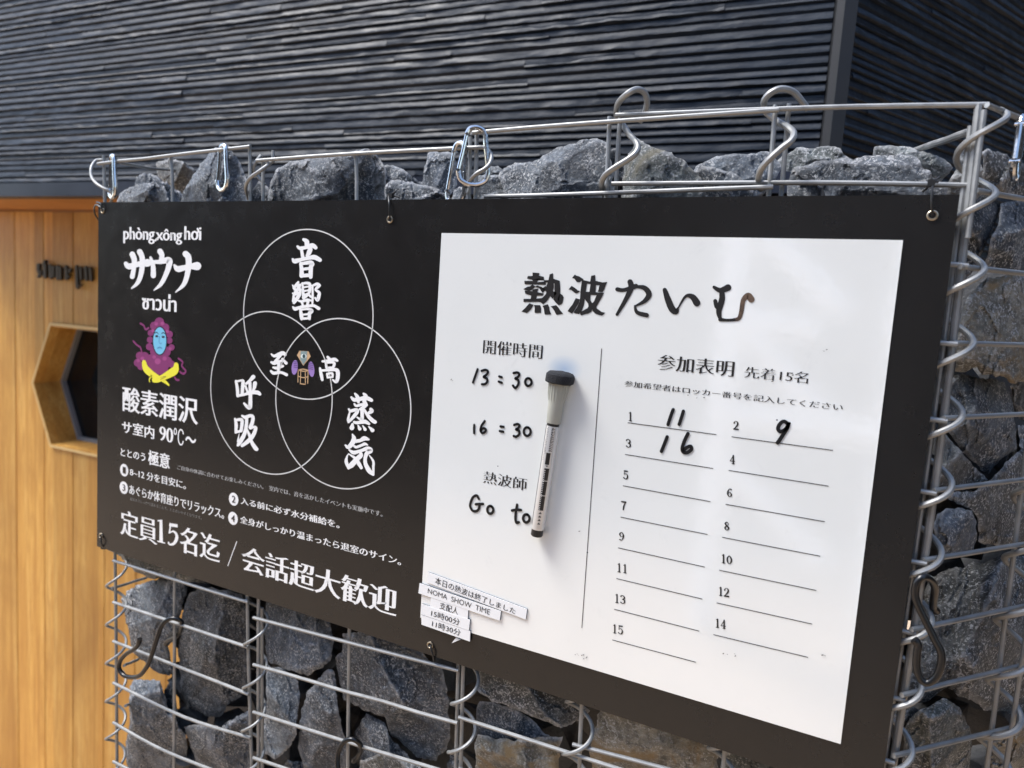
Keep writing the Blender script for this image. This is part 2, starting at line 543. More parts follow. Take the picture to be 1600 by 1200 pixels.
# added dark house, unseen at right: it keeps the sky off the side wall
nb = empty('sky_blocker', (5.0, 0.5, 0))
tag(nb, 'added dark house out of view on the right, blocking sky from the side wall', 'building')
q = MB(); q.box((4.0, -1.4, 0), (6.4, 5.0, 5.2)); q.build('wall', M_TRIM, nb, smooth=False)
q = MB(); q.box((3.8, -1.6, 5.2), (6.6, 5.2, 5.36)); q.build('roof', M_FLASH, nb, smooth=False)
q = MB(); q.box((3.96, 0.4, 0.9), (3.999, 1.5, 2.1)); q.build('window', M_GLASS, nb, smooth=False)

# across the yard behind the photographer: a dark house front and the white lattice frame that the glossy panel mirrors
ob_ = empty('opposite_building', (3.0, -6.4, 0))
tag(ob_, 'dark brown house front across the yard, facing the sign', 'building')
q = MB(); q.box((-14.0, -9.0, 0), (8.0, -6.0, 4.9)); q.build('wall', plain('brown_render', (0.055, 0.048, 0.042), 0.8), ob_, smooth=False)
q = MB(); q.box((-14.3, -9.2, 4.9), (8.2, -5.7, 5.05)); q.build('roof', M_FLASH, ob_, smooth=False)
q = MB(); q.box((2.2, -5.999, 0.0), (3.2, -5.95, 2.1)); q.build('door', M_TRIM, ob_, smooth=False)
fr = empty('steel_lattice', (0.5, -3.5, 0))
tag(fr, 'white painted steel lattice frame standing in the yard opposite the sign', 'steel frame')
M_WSTEEL = plain('white_painted_steel', (0.8, 0.8, 0.79), 0.45)
def bar(a, b, w_=0.06):
    m = MB(); d = Vector(b) - Vector(a)
    m.tube([Vector(a), Vector(b)], w_, 14); m.build('bar', M_WSTEEL, fr)
for x in (0.2, 1.05): bar((x, -3.5, 0.0), (x, -3.5, Z0 + 0.9), 0.075)
for (a, b) in (((0.26, Z0 + 0.46), (0.75, Z0 + 0.0)), ((0.22, Z0 - 0.05), (0.78, Z0 - 0.62)), ((0.22, Z0 - 0.06), (0.64, Z0 - 0.10)), ((0.2, Z0 - 0.85), (0.8, Z0 - 1.35)), ((0.2, Z0 + 0.9), (1.05, Z0 + 0.9)), ((0.2, Z0 - 0.6), (1.05, Z0 - 0.62))):
    bar((a[0], -3.5, a[1]), (b[0], -3.5, b[1]))

# ------------------------------------------------------------------ wooden entrance wall with the hexagonal window
WB = 0.235
wo = WO - WN * WB
def wp(px, py, out=0.0):
    return PP(px, py, wo + WN * out, WN)
wood = empty('wooden_wall', tuple(Vector((wp(100, 600).x, wp(100, 600).y, 0))))
tag(wood, 'honey coloured timber plank wall with dark hexagonal window left of the sign', 'wall')
seams = [-62, -18, 27, 70, 114, 163, 212, 262, 312]
def xcoord(px, py=640): return (wp(px, py) - wo).dot(WU)
xs = [xcoord(p, 900) for p in seams]
ztop = wp(60, 331).z
# window hole as a polygon in (x, z) of the wall plane
hexpx = [(80, 505), (158, 520), (215, 618), (190, 712), (85, 697), (52, 597)]
def loc2(px, py, out=0.0):
    p = wp(px, py, out); return ((p - wo).dot(WU), p.z)
A_ = loc2(55, 597); B_ = loc2(80, 508); C_ = loc2(85, 695)
hh = (B_[1] - C_[1]) / 2; zc = (B_[1] + C_[1]) / 2; dx_ = (B_[0] + C_[0]) / 2 - A_[0]
side_ = hh * 2 / math.sqrt(3)
hexv = [(A_[0], zc), (A_[0] + dx_, zc + hh), (A_[0] + dx_ + side_, zc + hh), (A_[0] + 2 * dx_ + side_, zc), (A_[0] + dx_ + side_, zc - hh), (A_[0] + dx_, zc - hh)]
def w3(x, z, out=0.0): return wo + WU * x + WN * out + Vector((0, 0, z - wo.z))
def hexband(x):
    """z range of the hexagon at wall coordinate x"""
    x0, x3 = hexv[0][0], hexv[3][0]
    if x <= x0 or x >= x3: return None
    if x < hexv[1][0]: q = (x - x0) / (hexv[1][0] - x0)
    elif x > hexv[2][0]: q = (x3 - x) / (x3 - hexv[2][0])
    else: q = 1
    return (zc - hh * q, zc + hh * q)
bd = MB()
for i in range(len(xs) - 1):
    a, b = xs[i] + 0.0021, xs[i + 1] - 0.0021
    cuts = sorted(set([a, b] + [hv[0] for hv in hexv if a < hv[0] < b]))
    for j in range(len(cuts) - 1):
        p, q = cuts[j], cuts[j + 1]
        hp, hq = hexband(p + 1e-6), hexband(q - 1e-6)
        pieces = [((0.02, ztop), (0.02, ztop))] if not (hp and hq) else [((0.02, hp[0]), (0.02, hq[0])), ((hp[1], ztop), (hq[1], ztop))]
        for (pz, qz) in pieces:
            v = [w3(p, pz[0]), w3(q, qz[0]), w3(q, qz[1]), w3(p, pz[1])]
            v += [x - WN * 0.018 for x in v]
            bd.add(v, [(0, 1, 2, 3), (7, 6, 5, 4), (0, 4, 5, 1), (1, 5, 6, 2), (2, 6, 7, 3), (3, 7, 4, 0)])
bd.build('boards', M_WOOD, wood, smooth=False, recalc=True)
bk = MB()
for (a, b) in ((xs[0], hexv[0][0] - 0.02), (hexv[3][0] + 0.02, xs[-1])):
    v = [w3(a, 0.02, -0.020), w3(b, 0.02, -0.020), w3(b, ztop, -0.020), w3(a, ztop, -0.020)]
    bk.add(v + [x - WN * 0.02 for x in v], [(0, 1, 2, 3), (7, 6, 5, 4), (0, 4, 5, 1), (1, 5, 6, 2), (2, 6, 7, 3), (3, 7, 4, 0)])
hb = MB()
zt2 = wp(60, 338).z
bk.build('backing', M_DARK, wood, smooth=False)
def ring(mb, s_out, s_in, o0, o1):
    cx = sum(h[0] for h in hexv) / 6
    n = 6
    def hx(s, o): return [w3(cx + (h[0] - cx) * s, zc + (h[1] - zc) * s, o) for h in hexv]
    v = hx(s_out, o1) + hx(s_in, o1) + hx(s_out, o0) + hx(s_in, o0)
    f = []
    for i in range(n):
        j = (i + 1) % n
        f += [(i, j, n + j, n + i), (n + i, n + j, 3 * n + j, 3 * n + i), (2 * n + i, 3 * n + i, 3 * n + j, 2 * n + j), (i, 2 * n + i, 2 * n + j, j)]
    mb.add(v, f)
trm = MB(); ring(trm, 1.04, 1.0005, -0.019, 0.007)
trm.build('window_trim', plain('pale_wood', (0.66, 0.47, 0.20), 0.5), wood, smooth=False)
win = MB(); ring(win, 1.0, 0.985, -0.02, 0.0065)
ring(win, 0.9995, 0.978, -0.10, -0.0205)
wf = win.build('window_frame', M_WOOD, wood, smooth=False)
def sub(o, mb, name, mat, **kw):
    """a child of a part whose own origin lies at the thing's base"""
    return mb.build(name, mat, o, **kw)
wf2 = MB(); ring(wf2, 0.977, 0.925, -0.098, -0.075)
q = wf2.build('bead', M_GREYFR, wood, smooth=False)
gl = MB()
cx = sum(h[0] for h in hexv) / 6
gl.add([w3(cx + (h[0] - cx) * 0.93, zc + (h[1] - zc) * 0.93, -0.088) for h in hexv] + [w3(cx + (h[0] - cx) * 0.93, zc + (h[1] - zc) * 0.93, -0.094) for h in hexv],
       [tuple(range(6)), tuple(range(11, 5, -1))])
gl.build('window_pane', M_GLASS, wood, smooth=False)
# blackletter words in metal on the planks, cut off by the sign
lt = MB()
def bl(x0, y0, x1, y1, w_):
    sx, sy = 130 / 1560, 100 / 1200
    a, b = (40 + x0 * sx, 380 + y0 * sy), (40 + x1 * sx, 380 + y1 * sy)
    A, B = wp(*a), wp(*b)
    half = (wp(a[0] + w_ * 0.64 * sx / 2, a[1]) - A)
    d = (B - A) * 0.13
    pts = [A + half * 0.0 - d * 0.3, A + half + d * 0.5, B + half - d * 0.5, B + d * 0.3, B - half - d * 0.5, A - half + d * 0.5]
    v = [p + WN * 0.012 for p in pts] + [p + WN * 0.004 for p in pts]
    f = [tuple(range(6)), tuple(range(11, 5, -1))] + [(i, (i + 1) % 6, 6 + (i + 1) % 6, 6 + i) for i in range(6)]
    lt.add(v, f)
for s_ in [(305, 385, 300, 520, 80), (300, 500, 340, 610, 80), (350, 520, 300, 650, 60), (430, 320, 400, 420, 60), (425, 390, 430, 655, 85), (380, 420, 480, 420, 40),
           (525, 410, 540, 670, 75), (585, 430, 585, 640, 60), (660, 420, 665, 690, 70), (715, 450, 720, 690, 60), (640, 430, 720, 450, 40), (820, 430, 830, 690, 75), (900, 480, 880, 560, 60), (850, 600, 900, 650, 50),
           (1015, 430, 1030, 850, 75), (1095, 450, 1105, 690, 60), (1020, 830, 1110, 780, 45), (1185, 440, 1205, 705, 75), (1275, 460, 1290, 710, 70), (1190, 450, 1290, 470, 40)]:
    bl(*s_)
lt.build('lettering', M_LETTER, wood, smooth=False)
for tr in MB(), :
    pass
ht = MB()
v = [w3(xs[0], ztop + 0.002, 0.004), w3(xs[-1], ztop + 0.002, 0.004), w3(xs[-1], fbot + 0.001, 0.004), w3(xs[0], fbot + 0.001, 0.004)]
ht.add(v + [x - WN * 0.02 for x in v], [(0, 1, 2, 3), (7, 6, 5, 4), (0, 4, 5, 1), (1, 5, 6, 2), (2, 6, 7, 3), (3, 7, 4, 0)])
ht.build('head_board', M_WOOD2, wood, smooth=False)

# ------------------------------------------------------------------ gabion baskets
WR = 0.0019
YH, YV = 0.0062, 0.0106         # horizontals lie in front of the uprights
def wire(mb, pts, y, r=WR):
    ys = y if isinstance(y, (list, tuple)) else [y] * len(pts)
    q = [P(p[0], p[1], yy) for p, yy in zip(pts, ys)]
    if len(q) == 2:
        q = [q[0].lerp(q[1], i / 6) + Vector((0, noise.noise(q[0] * 9 + Vector((i, 0, 0))) * 0.0006 if 0 < i < 6 else 0, noise.noise(q[1] * 7 + Vector((0, i, 0))) * 0.0008 if 0 < i < 6 else 0)) for i in range(7)]
    else:
        q = smoothpts(q, 5)
    mb.tube(q, r, 9)
def helix(mb, x, y, z1, z0, pitch, rad=0.0125, phase=0.0, r=WR, lean=(0, 0)):
    n = int((z1 - z0) / pitch * 22)
    pts = []
    for i in range(n + 1):
        z = z1 + (z0 - z1) * i / n
        a = phase + 2 * math.pi * (z1 - z) / pitch
        pts.append(Vector((x + lean[0] * (z1 - z) + rad * math.cos(a), y + lean[1] * (z1 - z) - rad * math.sin(a), z)))
    mb.tube(pts, r, 8)

# --- left basket: the lower one
bl_ = empty('gabion_basket', tuple(P(180, 1200, 0.012)))
bl_.location.z = 0; bl_['_base'] = (bl_.location.x, bl_.location.y, 0.0)
tag(bl_, 'lower galvanised wire basket of stones behind the left half of the sign', 'gabion basket', 'gabion baskets behind the sign')
pa = MB()
wire(pa, [(153, 256), (391, 229)], YH)
wire(pa, [(162, 243), (164, 312), (172, 620), (179.8, 866), (183, 1210), (186, 1400)], YV)
wire(pa, [(267, 245), (270, 311), (272.5, 600), (273, 897), (272, 1210), (271, 1400)], YV)
wire(pa, [(390, 226), (391, 310), (389, 620), (386.6, 938), (393.7, 1210), (397, 1400)], YV)
for pts in ([(177, 876), (388, 941)], [(177, 941), (388, 1011.5)], [(177, 1002), (389, 1085)], [(177, 1067), (287, 1120), (392, 1153)], [(177, 1129), (259, 1174), (394, 1226)], [(177, 1190), (394, 1300)], [(177, 1252), (394, 1370)]):
    wire(pa, pts, YH)
for yy in (376, 440, 502, 566, 630, 694, 756, 816):
    wire(pa, [(160 + (yy - 316) * .03, yy), (389, yy - 0.0 + (yy - 440) * 0.12)], YH)
pa.build('mesh_panel', M_GALV, bl_)
pb = MB()
wire(pb, [(401, 251), (530, 241.5), (735, 231), (757, 232)], YH)
wire(pb, [(410.5, 248), (411, 310), (408, 620), (404, 940), (403.7, 1210), (403, 1400)], YV)
wire(pb, [(555, 242), (557.5, 309), (552, 650), (546, 986), (543.5, 1210), (542, 1400)], YV)
wire(pb, [(735, 214), (733, 308), (725, 680), (716, 1047), (712, 1210), (708, 1400)], YV)
wire(pb, [(427, 235), (427, 254)], YV)
wire(pb, [(409.5, 950), (410, 1210), (410, 1400)], 0.021)
for pts in ([(396, 965), (545, 1004), (717, 1048)], [(396, 1038.5), (715, 1130)], [(396, 1112.5), (532, 1156), (713, 1211)], [(396, 1184), (711, 1290)], [(396, 1252), (711, 1370)]):
    wire(pb, pts, YH)
for k_ in range(1, 9):
    wire(pb, [(401 - k_ * .6, 251 + k_ * 79), (730 - k_ * 1.6, 233 + k_ * 90)], YH)
pb.build('mesh_panel', M_GALV, bl_)
# rear rails and braces that show above and beside the stones
rr_ = MB()
wire(rr_, [(188, 254), (245, 264), (330, 268)], [0.012, 0.12, 0.24])
for a_, b_, dq in (((174, 919.5), (228, 903), 0.10), ((194, 1040), (216, 1030), 0.06), ((196, 1103), (206, 1098), 0.05)):
    rq = MB(); wire(rq, [a_, b_], [0.012, dq]); rq.build('brace_wire', M_GALV, bl_)
rr_.build('brace_wire', M_GALV, bl_)
def post_x(px, py, y): return P(px, py, y)
pitchL = (P(180, 941, YH) - P(180, 1002, YH)).length
for (px, py0, py1, nm) in ((181, 868, 1330, 0), (400, 952, 1330, 1)):
    a = P(px, py0, 0.012); b = P(px + (2 if nm == 0 else 0), py1, 0.012)
    sp = MB(); helix(sp, a.x, 0.0135, a.z + pitchL * 0.2, b.z, pitchL, 0.0115 if nm == 0 else 0.0125, 2.4, WR * 0.9)
    sp.build('spiral_wire', M_GALV, bl_)
sp = MB()
wire(sp, [(160, 250), (150, 251), (143, 262), (143, 275), (149, 285), (160, 293), (170, 298), (176, 306), (172, 318), (160, 330)], [0.02, 0.016, 0.006, 0.002, 0.0, 0.0, 0.003, 0.008, 0.015, 0.02], WR * 0.95)
sp.build('spiral_wire', M_GALV, bl_)
sp = MB()
wire(sp, [(427, 250), (420, 257), (405, 268), (390, 279), (384, 291), (385, 300), (389, 312)], [0.016, 0.008, 0.001, 0.0, 0.003, 0.009, 0.016], WR)
wire(sp, [(408, 243), (400, 253), (396, 263), (401, 273), (408, 282), (414, 289)], [0.018, 0.014, 0.014, 0.018, 0.02, 0.022], WR)
sp.build('spiral_wire', M_GALV, bl_)
sp = MB()
wire(sp, [(757, 231), (764, 236), (768, 245), (765, 256), (757, 264), (745, 271), (735, 281), (728, 292), (724, 303), (724, 315)], [0.012, 0.012, 0.008, 0.003, 0.0, -0.002, 0.0, 0.004, 0.01, 0.016], WR)
sp.build('spiral_wire', M_GALV, bl_)

# --- right basket: the taller one, with the panel that turns the corner
br = empty('gabion_basket', tuple(P(1450, 1200, 0.02)))
br.location.z = 0; br['_base'] = (br.location.x, br.location.y, 0.0)
tag(br, 'taller galvanised wire basket behind the white panel, turning round the right corner', 'gabion basket', 'gabion baskets behind the sign')
pc = MB()
wire(pc, [(739, 207.5), (880, 195.5), (1217, 171.5)], YH)
wire(pc, [(757, 307), (880, 304), (1208, 292)], YH)
wire(pc, [(745, 207), (743, 308), (734, 680), (723.7, 1042), (720, 1210), (716, 1400)], YV)
wire(pc, [(952.5, 182), (947.5, 299), (930, 700), (909, 1101), (905, 1210), (899, 1400)], YV + 0.001)
wire(pc, [(1212, 164), (1202, 292), (1170, 700), (1132.5, 1170), (1129, 1215), (1115, 1400)], YV + 0.001)
for pts in ([(717, 1120.5), (780, 1141), (962, 1200), (1120, 1250)], [(717, 1201), (960, 1290)]):
    wire(pc, pts, YH)
for k_ in range(1, 9):
    wire(pc, [(748 - k_ * 3, 308 + k_ * 88), (1200 - k_ * 8, 292 + k_ * 104)], YH)
pc.build('mesh_panel', M_GALV, br)
pd = MB()
wire(pd, [(962, 180), (1280, 168), (1545, 163.5)], YH + 0.005)
wire(pd, [(956, 287), (1280, 285.5), (1528, 290)], YH + 0.0055)
wire(pd, [(970, 174), (962, 297), (945, 700)], YV + 0.006)
wire(pd, [(1233, 162), (1221, 302), (1185, 700), (1165, 1000)], YV + 0.006)
wire(pd, [(1529.7, 163), (1496, 470), (1455, 800), (1393, 1210), (1362, 1400)], YV + 0.001, 0.0027)
wire(pd, [(1516.6, 197), (1491.7, 400), (1440, 790), (1380, 1200), (1350, 1400)], YV + 0.002)
for (a, b, c_, d_) in ((1485, 413, 1513, 416), (1470, 536, 1496, 538), (1453, 655, 1480, 658.5), (1438, 767.5, 1463, 771.5), (1423, 877, 1448, 881), (1407, 985.5, 1431, 990), (1394, 1089.5, 1414, 1094), (1380, 1187, 1398, 1192)):
    e = P(c_, d_, YH); s0 = P(a, b, YH); s1 = s0 + (s0 - e).normalized() * 0.42
    pd.tube([s1.lerp(e, i / 4) for i in range(5)], WR, 9)
wire(pd, [(895, 1163), (1025, 1197), (1260, 1262)], YH + 0.004)
pd.build('mesh_panel', M_GALV, br)
# the panel round the corner
A3 = R(50.4)
PO = P(1520, 420, 0.014)
U3 = Vector((math.cos(A3), math.sin(A3), 0)); N3 = Vector((math.sin(A3), -math.cos(A3), 0))
def Q(px, py, inn=0.0): return PP(px, py, PO - N3 * inn, N3)
def wire3(mb, pts, inn=0.0, r=WR):
    q = [Q(p[0], p[1], inn) for p in pts]
    q = [q[0].lerp(q[1], i / 5) + N3 * (noise.noise(q[0] * 11 + Vector((i, 0, 0))) * 0.0008) for i in range(6)]
    mb.tube(q, r, 9)
pe = MB()
def ext(a, b, c_, d_, x2=1720):
    return [(a, b), (x2, b + (d_ - b) * (x2 - a) / (c_ - a))]
for ln in ((1542, 164, 1600, 187), (1526, 297.5, 1600, 311), (1500, 416.5, 1600, 427.5), (1490, 536, 1600, 539), (1473, 653.3, 1600, 647), (1458, 766.5, 1600, 749), (1443, 875.5, 1600, 850), (1424, 984, 1600, 947), (1408, 1086, 1593, 1041), (1396, 1181, 1600, 1132), (1380, 1275, 1600, 1215)):
    wire3(pe, ext(*ln))
wire3(pe, [(1538, 172), (1512, 372)], -0.001)
wire3(pe, [(1610, 660), (1542, 1200)], 0.004)
wire3(pe, [(1542, 1200), (1522, 1380)], 0.004)
wire3(pe, [(1622, 860), (1572, 1200)], -0.004)
wire3(pe, [(1572, 1200), (1548, 1380)], -0.004)
pe.build('mesh_panel', M_GALV, br)
pitchR = (P(1520, 420, YH) - P(1507, 537, YH)).length
cpost = P(1521, 300, 0.016)
top_r = P(1546, 301, 0.016); bot = P(1385, 1300, 0.016)
axis_b = P(1390, 1200, 0.016); axis_t = P(1521, 300, 0.016)
lean = ((axis_b.x - axis_t.x) / (axis_t.z - axis_b.z), 0)
sp = MB()
helix(sp, axis_t.x - lean[0] * pitchR * 1.12, 0.0165, top_r.z + pitchR * 1.12, bot.z, pitchR, 0.0128, -0.12 * 2 * math.pi, 0.0022, lean)
sp.build('spiral_wire', M_GALV, br)
bw_ = MB()
wire(bw_, [(1422, 237.5), (1518, 205)], [0.16, 0.014], 0.0026)
bw_.build('brace_wire', M_GALV, br)
# spiral between the two round-the-corner panels
sp = MB()
cQ = Q(1582, 1000)
n_ = 260
pts = []
for i in range(n_ + 1):
    tt = i / n_
    c0 = Q(1617, 760, 0).lerp(Q(1549, 1230, 0), tt)
    a = 2 * math.pi * (c0.z - Q(1577, 1012).z) / -pitchR + 0.3
    pts.append(c0 + U3 * (0.0125 * math.cos(a)) + N3 * (0.0125 * math.sin(a)))
sp.tube(pts, 0.0024, 8)
sp.build('spiral_wire', M_GALV, br)
sp = MB()
wire(sp, [(1000, 190), (1007, 178), (1011, 160), (1007, 145), (995, 139.5), (980, 147), (967, 160), (963, 174), (966, 186), (974, 196), (984, 211), (993, 221), (997, 231), (992, 241), (980, 250), (962, 261), (946, 273), (940, 286), (941, 298), (948, 312)],
     [0.03, 0.026, 0.02, 0.014, 0.008, 0.004, 0.012, 0.018, 0.022, 0.022, 0.018, 0.010, 0.004, 0.0, -0.001, -0.002, 0.0, 0.006, 0.014, 0.02], 0.0025)
sp.build('spiral_wire', M_GALV, br)
sp = MB()
wire(sp, [(1262, 171), (1254, 160), (1240, 144), (1222, 138.5), (1206, 144), (1195, 155), (1194, 166), (1199, 177), (1214, 189), (1230, 198), (1240, 208), (1236, 220), (1222, 231), (1202, 249), (1189, 265), (1185, 280), (1190, 296)],
     [0.03, 0.026, 0.02, 0.014, 0.012, 0.014, 0.018, 0.022, 0.020, 0.012, 0.005, 0.0, -0.001, -0.002, 0.002, 0.010, 0.02], 0.0025)
sp.build('spiral_wire', M_GALV, br)
for (px, z0p, z1p, ph) in ((728, 1040, 1330, 2.6), (908, 1085, 1330, 0.4), (1133, 1160, 1330, 0.6)):
    a = P(px, z0p, 0.013); b = P(px - 8, z1p, 0.013)
    sp = MB(); helix(sp, a.x, 0.0145, a.z + 0.01, b.z, pitchR, 0.0125, ph, WR)
    sp.build('spiral_wire', M_GALV, br)

# ------------------------------------------------------------------ stones
def inside(p, poly):
    c = False
    j = len(poly) - 1
    for i in range(len(poly)):
        if (poly[i][1] > p[1]) != (poly[j][1] > p[1]) and p[0] < (poly[j][0] - poly[i][0]) * (p[1] - poly[i][1]) / (poly[j][1] - poly[i][1]) + poly[i][0]: c = not c
        j = i
    return c
def edist(p, poly):
    d = 9
    for i in range(len(poly)):
        ax, ay = poly[i - 1]; bx, by = poly[i]
        ux, uy = bx - ax, by - ay
        L = ux * ux + uy * uy
        t = max(0, min(1, ((p[0] - ax) * ux + (p[1] - ay) * uy) / L)) if L else 0
        d = min(d, math.hypot(p[0] - ax - ux * t, p[1] - ay - uy * t))
    return d
def stone(outline, depth, mat, label, seed, frame=None, thick=None):
    """a broken stone whose front face fills the outline: facetted front, split sides, smaller back"""
    rnd = random.Random(seed * 13 + 5)
    if frame is None:
        o, u, n = Vector((0, depth, Z0)), Vector((1, 0, 0)), Vector((0, -1, 0))
    else:
        o, u, n = frame[0] - frame[2] * depth, frame[1], frame[2]
    poly = []
    for (px, py) in outline:
        p = PP(px, py, o, n) - o
        poly.append((p.dot(u), p.z))
    xs_ = [p[0] for p in poly]; zs_ = [p[1] for p in poly]
    size = max(max(xs_) - min(xs_), max(zs_) - min(zs_))
    small = min(max(xs_) - min(xs_), max(zs_) - min(zs_))
    # ragged resampled outline
    per = []
    step = max(0.0019, size / 64)
    for i in range(len(poly)):
        a, b = poly[i], poly[(i + 1) % len(poly)]
        L = math.hypot(b[0] - a[0], b[1] - a[1])
        m = max(1, int(L / step))
        for j in range(m):
            t = j / m
            x, z = a[0] + (b[0] - a[0]) * t, a[1] + (b[1] - a[1]) * t
            k_ = 0.0016 + size * 0.008
            per.append((x + k_ * noise.noise((x * 90, z * 90, seed)) + k_ * .5 * noise.noise((x * 260, z * 260, seed + 7)), z + k_ * noise.noise((x * 90, z * 90, seed + 3.3)) + k_ * .5 * noise.noise((x * 260, z * 260, seed + 17))))
    # interior points
    pts = list(per)
    nb = len(per)
    pa_ = np.array(per); pb_ = np.roll(pa_, 1, axis=0); dv_ = pa_ - pb_; dl_ = (dv_ ** 2).sum(1) + 1e-12
    def edist(q):
        t = np.clip(((q[0] - pb_[:, 0]) * dv_[:, 0] + (q[1] - pb_[:, 1]) * dv_[:, 1]) / dl_, 0, 1)
        return float(np.sqrt(((pb_ + dv_ * t[:, None] - np.array(q)) ** 2).sum(1).min()))
    g_ = step * 1.05
    x = min(xs_)
    while x < max(xs_):
        z = min(zs_)
        while z < max(zs_):
            q = (x + rnd.uniform(-.3, .3) * g_, z + rnd.uniform(-.3, .3) * g_)
            if inside(q, per) and edist(q) > g_ * 0.55: pts.append(q)
            z += g_
        x += g_
    res = delaunay_2d_cdt([Vector(p) for p in pts], [(i, (i + 1) % nb) for i in range(nb)], [], 1, 1e-7)
    V2, F2, orig = res[0], res[2], res[3]
    # facets: tilted planes cutting the front
    cxm, czm = sum(xs_) / len(xs_), sum(zs_) / len(zs_)
    planes = []
    for i in range(rnd.randint(6, 9)):
        a = rnd.uniform(0, 2 * math.pi)
        off = rnd.uniform(0.05, 0.42) * small
        planes.append((math.cos(a), math.sin(a), off * 0.8, rnd.choice((0.2, 0.4, 0.7, 1.0))))
    tl = (rnd.uniform(-.16, .16), rnd.uniform(-.22, .10))
    lim = small * 0.24
    pr = per
    v3 = []
    for p in V2:
        ed = edist((p.x, p.y))
        d = 0.0
        for (ca, sa, off, sl) in planes:
            q = (p.x - cxm) * ca + (p.y - czm) * sa - off
            if q > 0: d = max(d, q * sl)
        d = lim * (1 - math.exp(-d / lim))
        r_ = small * 0.045
        if ed < r_: d += (r_ - ed) * 0.55
        d += max(-.02, min(.02, (p.x - cxm) * tl[0])) + max(-.02, min(.02, (p.y - czm) * tl[1]))
        s_ = noise.noise((p.x * 38, p.y * 38, seed * 1.7))
        d += 0.0010 * s_ + 0.0008 * noise.noise((p.x * 130, p.y * 130, seed)) + 0.0006 * abs(noise.noise((p.x * 240, p.y * 240, seed + 4))) + 0.0022 * abs(noise.noise((p.x * 20 + 5, p.y * 26, seed * 2.1)))
        # thin split layers
        d += 0.0014 * round(2.6 * (noise.noise((p.x * 24 + 3, p.y * 17, seed * 0.7)) + 0.12 * noise.noise((p.x * 90, p.y * 90, seed))))
        v3.append((p.x, p.y, d))
    th = thick or max(0.03, small * 0.7)
    # the stone leans back into the cage, away from the yard
    ctr = o + u * cxm + Vector((0, 0, czm))
    lean_ = (ctr - Vector((CAM.x, CAM.y, CAM.z))).normalized()
    n = lean_ / lean_.dot(n)
    mb = MB()
    vv = [o + u * a + Vector((0, 0, b)) - n * d for (a, b, d) in v3]
    nv = len(vv)
    faces = [tuple(f_) for f_ in F2]
    # boundary loop -> sides and back
    cnt = {}
    for f_ in faces:
        for i in range(len(f_)):
            e = (f_[i], f_[(i + 1) % len(f_)])
            cnt[frozenset(e)] = cnt.get(frozenset(e), 0) + 1
    m1 = {}
    m2 = {}
    for f_ in list(faces):
        for i in range(len(f_)):
            a, b = f_[i], f_[(i + 1) % len(f_)]
            if cnt[frozenset((a, b))] == 1:
                for idx in (a, b):
                    if idx not in m1:
                        A, B, D = v3[idx]
                        j1 = noise.noise((A * 60, B * 60, seed + 40))
                        m1[idx] = len(vv); vv.append(o + u * (cxm + (A - cxm) * (1.0 + .02 * j1)) + Vector((0, 0, czm + (B - czm) * (1.0 + .02 * j1))) - n * (D + th * 0.4))
                        m2[idx] = len(vv); vv.append(o + u * (cxm + (A - cxm) * 0.62) + Vector((0, 0, czm + (B - czm) * 0.62)) - n * (th * (1.0 + .15 * j1) + D * .5))
                faces.append((b, a, m1[a], m1[b]))
                faces.append((m1[b], m1[a], m2[a], m2[b]))
    cb = len(vv)
    vv.append(o + u * cxm + Vector((0, 0, czm)) - n * (th * 1.1))
    for f_ in list(faces):
        if len(f_) == 4 and f_[2] in m2.values() and f_[3] in m2.values():
            faces.append((f_[3], f_[2], cb))
    mb.add(vv, faces)
    ob = mb.build('stone', ROCK[mat], None, smooth=True, angle=14)
    tag(ob, label, 'stone', 'broken stones filling the wire baskets')
    return ob

